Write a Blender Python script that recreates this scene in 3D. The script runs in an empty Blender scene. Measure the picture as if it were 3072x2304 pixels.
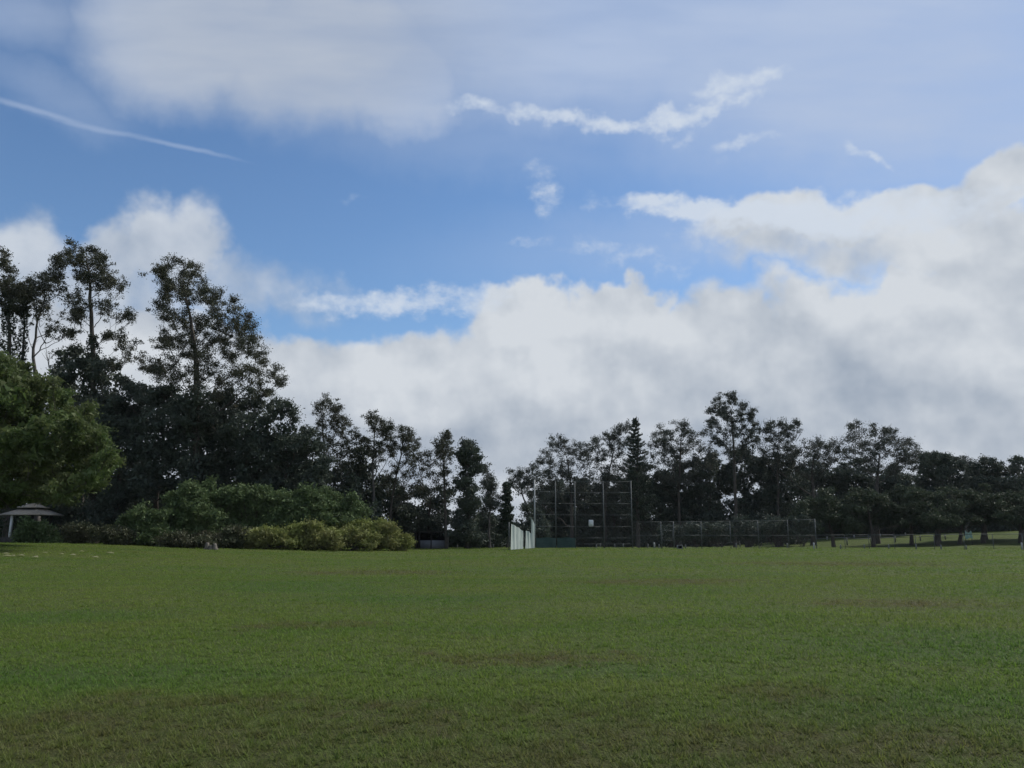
import bpy, math, random
import numpy as np
from mathutils import Vector

scene = bpy.context.scene
COL = scene.collection
R = math.radians

# ------------------------------------------------------------------ camera
F = 2320.0                      # focal length in photo pixels (3072 wide)
EYE = 1.6
PITCH = math.atan(446.0 / F)
cam = bpy.data.cameras.new('camera')
cam.sensor_width = 36.0
cam.lens = 36.0 * F / 3072.0
cam.clip_start = 0.1
cam.clip_end = 8000.0
camo = bpy.data.objects.new('camera', cam)
COL.objects.link(camo)
camo.location = (0, 0, EYE)
camo.rotation_euler = (math.pi / 2 + PITCH, 0, 0)
scene.camera = camo
scene.render.resolution_x = 1024
scene.render.resolution_y = 768


def ray(px, py):
    xc = (px - 1536.0) / F
    yc = (1152.0 - py) / F
    return (xc, math.cos(PITCH) - yc * math.sin(PITCH), math.sin(PITCH) + yc * math.cos(PITCH))


def P(px, py, Y):
    """the point of the place at distance Y (metres ahead) seen at photo pixel px,py"""
    d = ray(px, py)
    t = Y / d[1]
    return (d[0] * t, Y, EYE + d[2] * t)


# ------------------------------------------------------------------ exposure
scene.view_settings.view_transform = 'Standard'
scene.view_settings.look = 'None'
scene.view_settings.exposure = 0.0
scene.view_settings.gamma = 1.0
scene.view_settings.use_curve_mapping = False
scene.render.engine = 'CYCLES'
scene.cycles.max_bounces = 5
scene.cycles.diffuse_bounces = 2
scene.cycles.transmission_bounces = 3

# ------------------------------------------------------------------ sun + sky
SUN_AZ, SUN_EL = R(58), R(48)        # front right, behind the tree line, softened by cloud
sun = bpy.data.lights.new('sun', 'SUN')
sun.energy = 3.6
sun.angle = R(14)
sun.color = (1.0, 0.95, 0.86)
suno = bpy.data.objects.new('sun', sun)
COL.objects.link(suno)
sd = Vector((math.sin(SUN_AZ) * math.cos(SUN_EL), math.cos(SUN_AZ) * math.cos(SUN_EL), math.sin(SUN_EL)))
suno.rotation_euler = sd.to_track_quat('Z', 'Y').to_euler()
suno.location = (60, 60, 80)

world = bpy.data.worlds.new('World')
scene.world = world
world.use_nodes = True
world.cycles.sampling_method = 'MANUAL'
world.cycles.sample_map_resolution = 512
WN = world.node_tree.nodes
WL = world.node_tree.links
WN.clear()


class NT:
    """small helper to chain shader nodes"""
    def __init__(self, tree):
        self.t = tree

    def node(self, kind, **kw):
        n = self.t.nodes.new(kind)
        for k, v in kw.items():
            setattr(n, k, v)
        return n

    def put(self, sock, v):
        if hasattr(v, 'is_linked') or hasattr(v, 'links'):
            self.t.links.new(v, sock)
        else:
            sock.default_value = v

    def math(self, op, a, b=0.0, c=None, clamp=False):
        n = self.node('ShaderNodeMath', operation=op, use_clamp=clamp)
        self.put(n.inputs[0], a)
        self.put(n.inputs[1], b)
        if c is not None:
            self.put(n.inputs[2], c)
        return n.outputs[0]

    def vmath(self, op, a, b=(0, 0, 0), out=0):
        n = self.node('ShaderNodeVectorMath', operation=op)
        self.put(n.inputs[0], a)
        self.put(n.inputs[1], b)
        return n.outputs[out]

    def noise(self, vec, scale, detail=5.0, rough=0.55, dist=0.0, out='Fac', dims='3D'):
        n = self.node('ShaderNodeTexNoise', noise_dimensions=dims)
        self.t.links.new(vec, n.inputs['Vector'])
        n.inputs['Scale'].default_value = scale
        n.inputs['Detail'].default_value = detail
        n.inputs['Roughness'].default_value = rough
        n.inputs['Distortion'].default_value = dist
        return n.outputs[out]

    def smooth(self, v, a, b, lo=0.0, hi=1.0, interp='SMOOTHSTEP'):
        n = self.node('ShaderNodeMapRange', interpolation_type=interp)
        self.put(n.inputs[0], v)
        n.inputs[1].default_value = a
        n.inputs[2].default_value = b
        n.inputs[3].default_value = lo
        n.inputs[4].default_value = hi
        return n.outputs[0]

    def mapping(self, vec, loc=(0, 0, 0), rot=(0, 0, 0), scale=(1, 1, 1), kind='POINT'):
        n = self.node('ShaderNodeMapping', vector_type=kind)
        self.t.links.new(vec, n.inputs[0])
        n.inputs[1].default_value = loc
        n.inputs[2].default_value = rot
        n.inputs[3].default_value = scale
        return n.outputs[0]

    def mix(self, f, a, b, blend='MIX'):
        n = self.node('ShaderNodeMix', data_type='RGBA', blend_type=blend)
        self.put(n.inputs[0], f)
        for s, v in ((n.inputs[6], a), (n.inputs[7], b)):
            if isinstance(v, tuple):
                s.default_value = (v[0], v[1], v[2], 1.0)
            else:
                self.t.links.new(v, s)
        return n.outputs[2]


W = NT(world.node_tree)
tc = W.node('ShaderNodeTexCoord').outputs['Generated']
sep = W.node('ShaderNodeSeparateXYZ')
WL.new(tc, sep.inputs[0])
EL = W.math('ARCSINE', sep.outputs[2])
AZ = W.math('ARCTAN2', sep.outputs[0], sep.outputs[1])
# flat chart of the northern sky: the plane that touches the sky sphere 11 degrees above the north horizon
fwd = W.math('MAXIMUM', W.vmath('DOT_PRODUCT', tc, (0, math.cos(PITCH), math.sin(PITCH)), out=1), 0.02)
upc = W.vmath('DOT_PRODUCT', tc, (0, -math.sin(PITCH), math.cos(PITCH)), out=1)
comb = W.node('ShaderNodeCombineXYZ')
WL.new(W.math('DIVIDE', sep.outputs[0], fwd), comb.inputs[0])
WL.new(W.math('DIVIDE', upc, fwd), comb.inputs[1])
PV = comb.outputs[0]

# billowing displacement of the cloud outlines
w1 = W.vmath('SUBTRACT', W.noise(tc, 6.0, 3.0, 0.55, out='Color'), (0.5, 0.5, 0.5))
w2 = W.vmath('SUBTRACT', W.noise(tc, 30.0, 3.0, 0.62, out='Color'), (0.5, 0.5, 0.5))


def scaled(v, k):
    n = W.node('ShaderNodeVectorMath', operation='SCALE')
    WL.new(v, n.inputs[0])
    n.inputs[3].default_value = k
    return n.outputs[0]


PVB = W.vmath('ADD', PV, W.vmath('ADD', scaled(w1, 0.17), scaled(w2, 0.040)))   # cumulus
PVS = W.vmath('ADD', PV, W.vmath('ADD', scaled(w1, 0.07), scaled(w2, 0.040)))  # streaks


ROTC = {}


def rotated(vec, key, q):
    """one shared copy of the sky coordinates turned by q degrees"""
    if (key, q) not in ROTC:
        ROTC[(key, q)] = vec if q == 0 else W.mapping(vec, rot=(0, 0, R(-q)))
    return ROTC[(key, q)]


KEYS = {}


def blob(vec, px, py, rx, ry, rot=0.0, soft=0.55, w=1.0):
    """elliptic cloud body centred on the sky direction of photo pixel px,py"""
    key = KEYS.setdefault(vec.node.name, len(KEYS))
    q = int(round(rot / 4.0)) * 4
    a, e = (px - 1536.0) / F, (1152.0 - py) / F
    c, s_ = math.cos(R(-q)), math.sin(R(-q))
    a, e = a * c - e * s_, a * s_ + e * c
    n = W.node('ShaderNodeVectorMath', operation='MULTIPLY_ADD')
    WL.new(rotated(vec, key, q), n.inputs[0])
    n.inputs[1].default_value = (F / rx, F / ry, 0)
    n.inputs[2].default_value = (-a * F / rx, -e * F / ry, 0)
    ln = W.vmath('LENGTH', n.outputs[0], out=1)
    return W.smooth(ln, 1.0 + soft, 1.0 - soft, 0.0, w)


def union(vec, lst):
    acc = None
    for b in lst:
        v = blob(vec, *b)
        acc = v if acc is None else W.math('MAXIMUM', acc, v)
    return acc


def total(vec, lst):
    acc = None
    for b in lst:
        v = blob(vec, *b)
        acc = v if acc is None else W.math('ADD', acc, v)
    return acc


# -- the sky outside the photo goes on with clouds of the same kind
absaz = W.math('ABSOLUTE', AZ)
outside = W.math('MAXIMUM', W.smooth(absaz, 0.60, 0.85), W.smooth(EL, 0.64, 0.85))
gen = W.smooth(W.noise(tc, 2.6, 3.0, 0.55), 0.47, 0.60)
gen = W.math('MULTIPLY', gen, outside)
band = W.math('MULTIPLY', W.smooth(W.math('ADD', EL, W.math('MULTIPLY', W.noise(tc, 5.0, 2.0), 0.3)), 0.42, 0.30), outside)
gen = W.math('MAXIMUM', gen, band)

# -- low cumulus (px, py, rx, ry, rotation, softness)
left = [
    (50, 800, 170, 170, 0, .5), (250, 940, 330, 190, 0, .5), (330, 780, 110, 150, 0, .5), (430, 730, 110, 130, 0, .5),
    (560, 740, 130, 150, -20, .5), (680, 870, 170, 120, -24, .7, .80), (860, 870, 230, 80, -16, .8, .62), (150, 900, 200, 120, 0, .5), (1040, 850, 150, 40, -16, .9, .45),
]
cum = [
    (120, 1100, 700, 230, 0, .4), (900, 1230, 480, 250, 0, .4), (1240, 1180, 300, 220, 0, .4),
    (1570, 960, 190, 150, 0, .45), (1700, 1150, 600, 230, 0, .4), (1830, 930, 150, 110, 0, .5),
    (2150, 1150, 600, 260, 0, .4), (2600, 1090, 480, 240, 0, .4), (2700, 880, 130, 70, 0, .5), (3000, 960, 430, 250, 0, .4),
    (2560, 770, 460, 120, 0, .7, .70), (2970, 760, 290, 150, 0, .5), (2700, 640, 620, 90, 6, .6), (3050, 560, 230, 110, 25, .6),
    (1500, 1420, 2600, 260, 0, .3), (3000, 1200, 420, 260, 0, .4),
]
C = union(PVB, cum)
C = W.math('MAXIMUM', C, gen)
fine = W.noise(tc, 11.0, 4.0, 0.52)
fine2 = W.noise(W.mapping(tc, (0.3, 0.1, 0.7)), 5.0, 4.0, 0.55)
PVL = W.vmath('ADD', PV, W.vmath('ADD', scaled(w1, 0.085), scaled(w2, 0.045)))
CL = union(PVL, left)
fz = W.math('MULTIPLY', W.math('SUBTRACT', fine, 0.5), 0.9)
CM = W.smooth(W.math('ADD', C, fz), 0.36, 0.80)
CM = W.math('MAXIMUM', CM, W.smooth(W.math('ADD', CL, W.math('MULTIPLY', fz, 1.2)), 0.22, 1.05, 0.0, 0.84))

# -- thin high veil with a diffuse lower edge
veil = [
    (560, 60, 340, 270, 10, .35, .95), (950, 130, 420, 230, 0, .45, .95), (1200, 230, 220, 170, -20, .4, .9),
    (1750, 60, 800, 330, 0, .6, .92), (2500, 120, 900, 420, -6, .6, .95), (3000, 300, 700, 260, -12, .6, .85),
    (30, 20, 230, 110, -15, .8, .5), (150, 285, 200, 70, -25, .9, .35), (2300, 700, 700, 120, 4, .9, .45), (1400, 420, 500, 90, -6, .9, .30),
]
V = union(PVS, veil)
V = W.math('MAXIMUM', V, W.math('MULTIPLY', W.smooth(W.noise(tc, 1.7, 2.0, 0.5), 0.38, 0.62), W.math('MULTIPLY', outside, 0.75)))
streak = W.noise(W.mapping(PV, scale=(2.0, 9.0, 1.0), rot=(0, 0, R(8))), 1.8, 4.0, 0.55)
VM = W.math('MULTIPLY', V, W.smooth(streak, 0.25, 0.75, 0.72, 1.0))

# -- bright ragged wisps and the contrail
wisp = [
    (1420, 335, 70, 22, -3, .8, .6), (1560, 345, 110, 26, -5, .8, .65), (1720, 368, 120, 24, -10, .8, .85),
    (1850, 378, 120, 28, 4, .8, .95), (1990, 352, 120, 26, 18, .8, .9), (2110, 310, 110, 22, 26, .8, .8),
    (2230, 280, 90, 18, 18, .8, .6), (2190, 240, 90, 26, 12, .8, .8), (2310, 215, 80, 20, 16, .8, .8),
    (2210, 425, 90, 22, 14, .8, .55), (2590, 450, 60, 16, -28, .7, .6), (2060, 385, 26, 40, -35, .8, .45),
    (1630, 565, 70, 38, -55, .8, .5), (1740, 600, 50, 22, 0, .9, .25), (1870, 770, 170, 34, -12, .9, .4),
    (1960, 605, 75, 28, 8, .7, 1.2), (2110, 640, 180, 36, -9, .7, 1.3), (2320, 665, 260, 40, -3, .7, 1.3),
    (2600, 640, 400, 60, 4, .8, .9), (1130, 900, 200, 34, -3, .8, .8), (1330, 890, 170, 40, 8, .8, .8), (1560, 716, 70, 10, 0, .9, .35),
    (1100, 605, 70, 12, 8, .9, .18),
]
S = union(PVS, [(q[0], q[1], q[2] * 1.1, q[3] * 1.0, q[4], 0.95, q[6] * 0.88) for q in wisp])
rag = W.noise(W.mapping(tc, scale=(1, 1, 1.6)), 32.0, 4.0, 0.62)
SM = W.smooth(W.math('ADD', S, W.math('MULTIPLY', W.math('SUBTRACT', rag, 0.5), 1.4)), 0.08, 0.98)
SM = W.math('MULTIPLY', SM, W.smooth(S, 0.0, 0.22))
PVT = W.vmath('ADD', PV, W.vmath('ADD', scaled(w1, 0.012), scaled(w2, 0.006)))
T = union(PVT, [(90, 330, 160, 8, -16, .9, .26), (300, 388, 150, 7, -12, .9, .20), (540, 441, 140, 6, -13, .9, .24)])

# -- shading inside the cumulus
bright = total(PVB, [
    (60, 740, 170, 130, 0, .8, .25), (545, 690, 130, 150, -20, .8, .30), (1600, 950, 190, 150, 0, .8, .55),
    (1480, 1050, 330, 110, 0, .9, .35), (1250, 1160, 300, 120, 0, .9, .30), (2650, 880, 200, 60, 10, .8, .55), (2850, 640, 500, 110, 0, .9, .45),
    (2000, 1000, 300, 90, 0, .9, .30), (2330, 1230, 130, 130, 0, .9, .38), (2780, 1330, 90, 90, 0, .8, .7), (1000, 1120, 250, 110, 0, .9, .30),
    (480, 1050, 200, 180, 0, .9, .35), (2950, 1000, 400, 160, 0, .9, .3),
])
dark = total(PVB, [
    (2700, 1260, 500, 130, -5, .8, .65), (1250, 1290, 420, 110, 0, .9, .30), (2330, 770, 250, 70, 0, .8, .32), (2500, 1050, 300, 70, 0, .9, .25),
    (1700, 1300, 500, 120, 0, .9, .15), (800, 830, 330, 110, -20, .9, .45), (1850, 1080, 300, 60, 0, .9, .25), (300, 800, 200, 120, 0, .9, .25),
])
lum = W.math('ADD', W.math('MULTIPLY', W.math('SUBTRACT', fine2, 0.5), 1.3), W.math('MULTIPLY', W.math('SUBTRACT', fine, 0.5), 1.2))
lum = W.math('ADD', lum, W.math('SUBTRACT', bright, dark))
lum = W.math('ADD', lum, W.smooth(C, 0.85, 0.40, 0.0, 0.35))
# billows: sides that face up and right are lit, the others lie in their own shade
fineb = W.noise(W.vmath('ADD', tc, (0.010, 0.0, 0.022)), 11.0, 4.0, 0.52)
lum = W.math('ADD', lum, W.math('MULTIPLY', W.math('SUBTRACT', fine, fineb), 2.3))
lum = W.smooth(lum, -0.95, 0.70, 0.0, 1.0, 'LINEAR')
ccol = W.mix(lum, (0.33, 0.39, 0.48), (0.65, 0.69, 0.74))

sky = W.node('ShaderNodeTexSky', sky_type='NISHITA')
sky.sun_disc = False
sky.sun_elevation = SUN_EL
sky.sun_rotation = SUN_AZ
sky.altitude = 200
sky.air_density = 1.0
sky.dust_density = 0.3
sky.ozone_density = 3.0
bg_sky = W.node('ShaderNodeBackground')
hs = W.node('ShaderNodeHueSaturation')
hs.inputs['Saturation'].default_value = 1.10
WL.new(sky.outputs[0], hs.inputs['Color'])
WL.new(hs.outputs[0], bg_sky.inputs[0])
bg_sky.inputs[1].default_value = 0.125
# veil, then wisps, then cumulus in front


def layer(prev, colour, fac):
    b = W.node('ShaderNodeBackground')
    W.put(b.inputs[0], colour if not isinstance(colour, tuple) else (*colour, 1.0))
    b.inputs[1].default_value = 1.0
    m = W.node('ShaderNodeMixShader')
    WL.new(fac, m.inputs[0])
    WL.new(prev, m.inputs[1])
    WL.new(b.outputs[0], m.inputs[2])
    return m.outputs[0]


veilcol = W.mix(blob(PVS, 800, 100, 620, 330, 0, .6), (0.45, 0.545, 0.73), (0.47, 0.525, 0.62))
sh = bg_sky.outputs[0]
sh = layer(sh, veilcol, VM)
sh = layer(sh, (0.62, 0.70, 0.85), T)
sh = layer(sh, ccol, CM)
sh = layer(sh, (0.63, 0.70, 0.80), W.math('MULTIPLY', SM, 0.9))
wo = W.node('ShaderNodeOutputWorld')
WL.new(sh, wo.inputs[0])

# ------------------------------------------------------------------ helpers
def sstep(a, b, v):
    t = np.clip((np.asarray(v, float) - a) / (b - a), 0, 1)
    return t * t * (3 - 2 * t)


def zg(x, y):
    """height of the ground: a level field, a slow rise to the left, a dip and a paddock slope beyond the fences"""
    x = np.asarray(x, float)
    y = np.asarray(y, float)
    left = 0.0375 * np.clip(-x - 8, 0, 24) * sstep(16, 46, y) * (1 - 0.30 * sstep(52, 72, y))
    und = 0.035 * np.sin(x * 0.21 + 1.3) * np.sin(y * 0.17 + 0.4) + 0.02 * np.sin(x * 0.57 + y * 0.31)
    und = und * sstep(6, 14, y)
    field = left + und
    beyond = np.clip(-0.45 + (x - 43) * 0.033, -0.75, 1.3)
    beyond = beyond + np.clip(y - 104, 0, 34) * 0.029 * sstep(34, 56, x)
    return field + (beyond - field * 0.6) * sstep(86, 104, y)


def gz(x, y):
    return float(zg(x, y))


def on_ground(px, Y):
    x = (px - 1536.0) / F * Y / math.cos(PITCH) * 1.0
    d = ray(px, 1640)
    x = d[0] / d[1] * Y
    return (x, Y, gz(x, Y))


class MB:
    """collects vertices and faces of one mesh"""
    def __init__(self):
        self.v = []
        self.f4 = []
        self.f3 = []
        self.n = 0

    def add(self, v, f4=None, f3=None):
        v = np.asarray(v, np.float32).reshape(-1, 3)
        if f4 is not None and len(f4):
            self.f4.append(np.asarray(f4, np.int32).reshape(-1, 4) + self.n)
        if f3 is not None and len(f3):
            self.f3.append(np.asarray(f3, np.int32).reshape(-1, 3) + self.n)
        self.v.append(v)
        self.n += len(v)

    def tube(self, pts, rad, sides=5, cap=False):
        pts = np.asarray(pts, float)
        n = len(pts)
        rad = np.broadcast_to(np.asarray(rad, float), (n,))
        t = np.gradient(pts, axis=0)
        t /= np.linalg.norm(t, axis=1)[:, None] + 1e-9
        ref = np.array([0.0, 0.0, 1.0]) if abs(t[0, 2]) < 0.8 else np.array([1.0, 0.0, 0.0])
        u = np.cross(t, ref)
        u /= np.linalg.norm(u, axis=1)[:, None] + 1e-9
        w = np.cross(t, u)
        a = np.arange(sides) * 2 * math.pi / sides
        ring = pts[:, None, :] + rad[:, None, None] * (np.cos(a)[None, :, None] * u[:, None, :] + np.sin(a)[None, :, None] * w[:, None, :])
        i = np.arange(n - 1)[:, None] * sides
        j = np.arange(sides)[None, :]
        k = (j + 1) % sides
        f = np.stack([i + j, i + k, i + sides + k, i + sides + j], -1).reshape(-1, 4)
        f3 = None
        v = ring.reshape(-1, 3)
        if cap:
            v = np.vstack([v, pts[:1], pts[-1:]])
            jj = np.arange(sides)
            kk = (jj + 1) % sides
            o = (n - 1) * sides
            f3 = np.vstack([np.stack([np.full(sides, n * sides), kk, jj], -1), np.stack([np.full(sides, n * sides + 1), o + jj, o + kk], -1)])
        self.add(v, f, f3)
        return self

    def box(self, c, s, rz=0.0, bev=0.0):
        x, y, z = np.array(s) / 2
        v = np.array([[-x, -y, -z], [x, -y, -z], [x, y, -z], [-x, y, -z], [-x, -y, z], [x, -y, z], [x, y, z], [-x, y, z]])
        ca, sa = math.cos(rz), math.sin(rz)
        v = v @ np.array([[ca, sa, 0], [-sa, ca, 0], [0, 0, 1]]) + np.array(c)
        self.add(v, [[0, 3, 2, 1], [4, 5, 6, 7], [0, 1, 5, 4], [1, 2, 6, 5], [2, 3, 7, 6], [3, 0, 4, 7]])
        return self

    def build(self, name, mat, parent=None, origin=None, smooth=False):
        v = np.concatenate(self.v) if self.v else np.zeros((0, 3), np.float32)
        if origin is not None:
            v = v - np.asarray(origin, np.float32)
        me = bpy.data.meshes.new(name)
        f4 = np.concatenate(self.f4) if self.f4 else np.zeros((0, 4), np.int32)
        f3 = np.concatenate(self.f3) if self.f3 else np.zeros((0, 3), np.int32)
        me.vertices.add(len(v))
        me.vertices.foreach_set('co', v.astype(np.float32).ravel())
        nl = len(f4) * 4 + len(f3) * 3
        me.loops.add(nl)
        me.loops.foreach_set('vertex_index', np.concatenate([f4.ravel(), f3.ravel()]).astype(np.int32))
        npoly = len(f4) + len(f3)
        me.polygons.add(npoly)
        st = np.concatenate([np.arange(len(f4)) * 4, len(f4) * 4 + np.arange(len(f3)) * 3]).astype(np.int32)
        me.polygons.foreach_set('loop_start', st)
        if smooth:
            me.polygons.foreach_set('use_smooth', np.ones(npoly, bool))
        me.update(calc_edges=True)
        me.materials.append(mat)
        o = bpy.data.objects.new(name, me)
        COL.objects.link(o)
        if parent is not None:
            o.parent = parent
        elif origin is not None:
            o.location = origin
        return o


def tag(o, label=None, cat=None, group=None, kind=None):
    if label:
        o['label'] = label
    if cat:
        o['category'] = cat
    if group:
        o['group'] = group
    if kind:
        o['kind'] = kind
    return o


def empty(name, loc, label, cat, group=None):
    o = bpy.data.objects.new(name, None)
    o.empty_display_size = 0.3
    COL.objects.link(o)
    o.location = loc
    return tag(o, label, cat, group)


# ------------------------------------------------------------------ materials
def new_mat(name):
    m = bpy.data.materials.new(name)
    m.use_nodes = True
    m.node_tree.nodes.clear()
    return m, NT(m.node_tree)


def leaf_mat(name, c1, c2, c3=None, trans=0.25, gloss=0.15):
    """leaves: colour differs from leaf to leaf and slowly from branch to branch"""
    m, n = new_mat(name)
    geo = n.node('ShaderNodeNewGeometry')
    pos = geo.outputs['Position']
    big = n.smooth(n.noise(pos, 0.55, 2.0), 0.35, 0.65)
    c = n.mix(geo.outputs['Random Per Island'], c1, c2)
    c = n.mix(n.math('MULTIPLY', big, 0.7), c, c3 or c2)
    d = n.node('ShaderNodeBsdfPrincipled')
    n.put(d.inputs['Base Color'], c)
    d.inputs['Roughness'].default_value = 0.6
    d.inputs['Specular IOR Level'].default_value = gloss
    t = n.node('ShaderNodeBsdfTranslucent')
    n.put(t.inputs[0], c)
    mx = n.node('ShaderNodeMixShader')
    mx.inputs[0].default_value = trans
    n.t.links.new(d.outputs[0], mx.inputs[1])
    n.t.links.new(t.outputs[0], mx.inputs[2])
    o = n.node('ShaderNodeOutputMaterial')
    n.t.links.new(mx.outputs[0], o.inputs[0])
    return m


def solid_mat(name, c1, c2, scale=4.0, rough=0.7, metal=0.0, bump=0.0, stretch=(1, 1, 1), detail=5.0, spec=0.3):
    m, n = new_mat(name)
    tcn = n.node('ShaderNodeTexCoord').outputs['Object']
    v = n.mapping(tcn, scale=stretch)
    f = n.noise(v, scale, detail, 0.6)
    c = n.mix(n.smooth(f, 0.3, 0.7), c1, c2)
    d = n.node('ShaderNodeBsdfPrincipled')
    n.put(d.inputs['Base Color'], c)
    d.inputs['Roughness'].default_value = rough
    d.inputs['Metallic'].default_value = metal
    d.inputs['Specular IOR Level'].default_value = spec
    if bump:
        b = n.node('ShaderNodeBump')
        b.inputs['Strength'].default_value = bump
        n.t.links.new(f, b.inputs['Height'])
        n.t.links.new(b.outputs[0], d.inputs['Normal'])
    o = n.node('ShaderNodeOutputMaterial')
    n.t.links.new(d.outputs[0], o.inputs[0])
    return m


M = {}
M['bark'] = solid_mat('bark', (0.045, 0.038, 0.032), (0.10, 0.088, 0.075), 3.0, 0.9, bump=0.4, stretch=(3, 3, 0.5))
M['bark_pale'] = solid_mat('bark_pale', (0.07, 0.063, 0.057), (0.14, 0.13, 0.12), 2.0, 0.85, bump=0.2, stretch=(2, 2, 0.6))
M['euc'] = leaf_mat('eucalyptus_leaf', (0.045, 0.055, 0.034), (0.069, 0.075, 0.045), (0.077, 0.075, 0.045), 0.16, 0.2)
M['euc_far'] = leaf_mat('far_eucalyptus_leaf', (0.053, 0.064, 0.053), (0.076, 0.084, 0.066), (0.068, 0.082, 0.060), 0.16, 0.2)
M['dense'] = leaf_mat('dense_leaf', (0.053, 0.070, 0.051), (0.082, 0.100, 0.070), (0.067, 0.083, 0.068), 0.14, 0.15)
M['ivy'] = leaf_mat('ivy_leaf', (0.026, 0.040, 0.022), (0.040, 0.054, 0.028), None, 0.1, 0.3)
M['broad'] = leaf_mat('broad_tree_leaf', (0.064, 0.106, 0.033), (0.113, 0.161, 0.047), (0.113, 0.125, 0.055), 0.40, 0.2)
M['scrub'] = leaf_mat('scrub_leaf', (0.084, 0.122, 0.055), (0.134, 0.181, 0.076), (0.108, 0.160, 0.064), 0.25, 0.15)
M['yellow'] = leaf_mat('yellow_scrub_leaf', (0.148, 0.188, 0.046), (0.261, 0.291, 0.087), (0.226, 0.216, 0.098), 0.28, 0.15)
M['dry'] = leaf_mat('dry_scrub_leaf', (0.066, 0.072, 0.042), (0.110, 0.106, 0.066), (0.072, 0.090, 0.042), 0.2, 0.2)
M['paddock'] = leaf_mat('paddock_tree_leaf', (0.050, 0.067, 0.042), (0.074, 0.094, 0.052), (0.062, 0.079, 0.047), 0.18, 0.15)
M['pine'] = leaf_mat('pine_needle', (0.029, 0.043, 0.029), (0.043, 0.060, 0.036), None, 0.05, 0.25)


# ------------------------------------------------------------------ foliage
def leaves(mb, cen, size, aspect, droop, rng):
    """one pointed leaf at every centre"""
    n = len(cen)
    d = rng.normal(size=(n, 3))
    d[:, 2] -= droop
    d /= np.linalg.norm(d, axis=1)[:, None] + 1e-9
    s = np.cross(d, rng.normal(size=(n, 3)))
    s /= np.linalg.norm(s, axis=1)[:, None] + 1e-9
    ln = size * rng.uniform(0.6, 1.35, n)[:, None]
    v = np.stack([cen - d * ln * 0.4 + s * ln * aspect / 2, cen - d * ln * 0.4 - s * ln * aspect / 2, cen + d * ln * 0.6], 1)
    mb.add(v.reshape(-1, 3), None, np.arange(n * 3).reshape(-1, 3))


def bez(a, b, c, n):
    t = np.linspace(0, 1, n)[:, None]
    return a * (1 - t) ** 2 + 2 * b * t * (1 - t) + c * t ** 2


def broken(lobes, rng, k=4, f0=0.55, f1=0.95):
    """break smooth leaf masses into smaller uneven ones"""
    out = []
    for l in lobes:
        rx, ry = l[2], (l[3] if len(l) > 3 else l[2])
        out.append((l[0], l[1], rx * 0.8, ry * 0.8))
        for _ in range(k):
            a = rng.uniform(0, 2 * math.pi)
            f = rng.uniform(f0, f1)
            q = rng.uniform(0.28, 0.55)
            out.append((l[0] + math.cos(a) * rx * f, l[1] + math.sin(a) * ry * f, rx * q, ry * q * 0.9))
    return out


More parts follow.
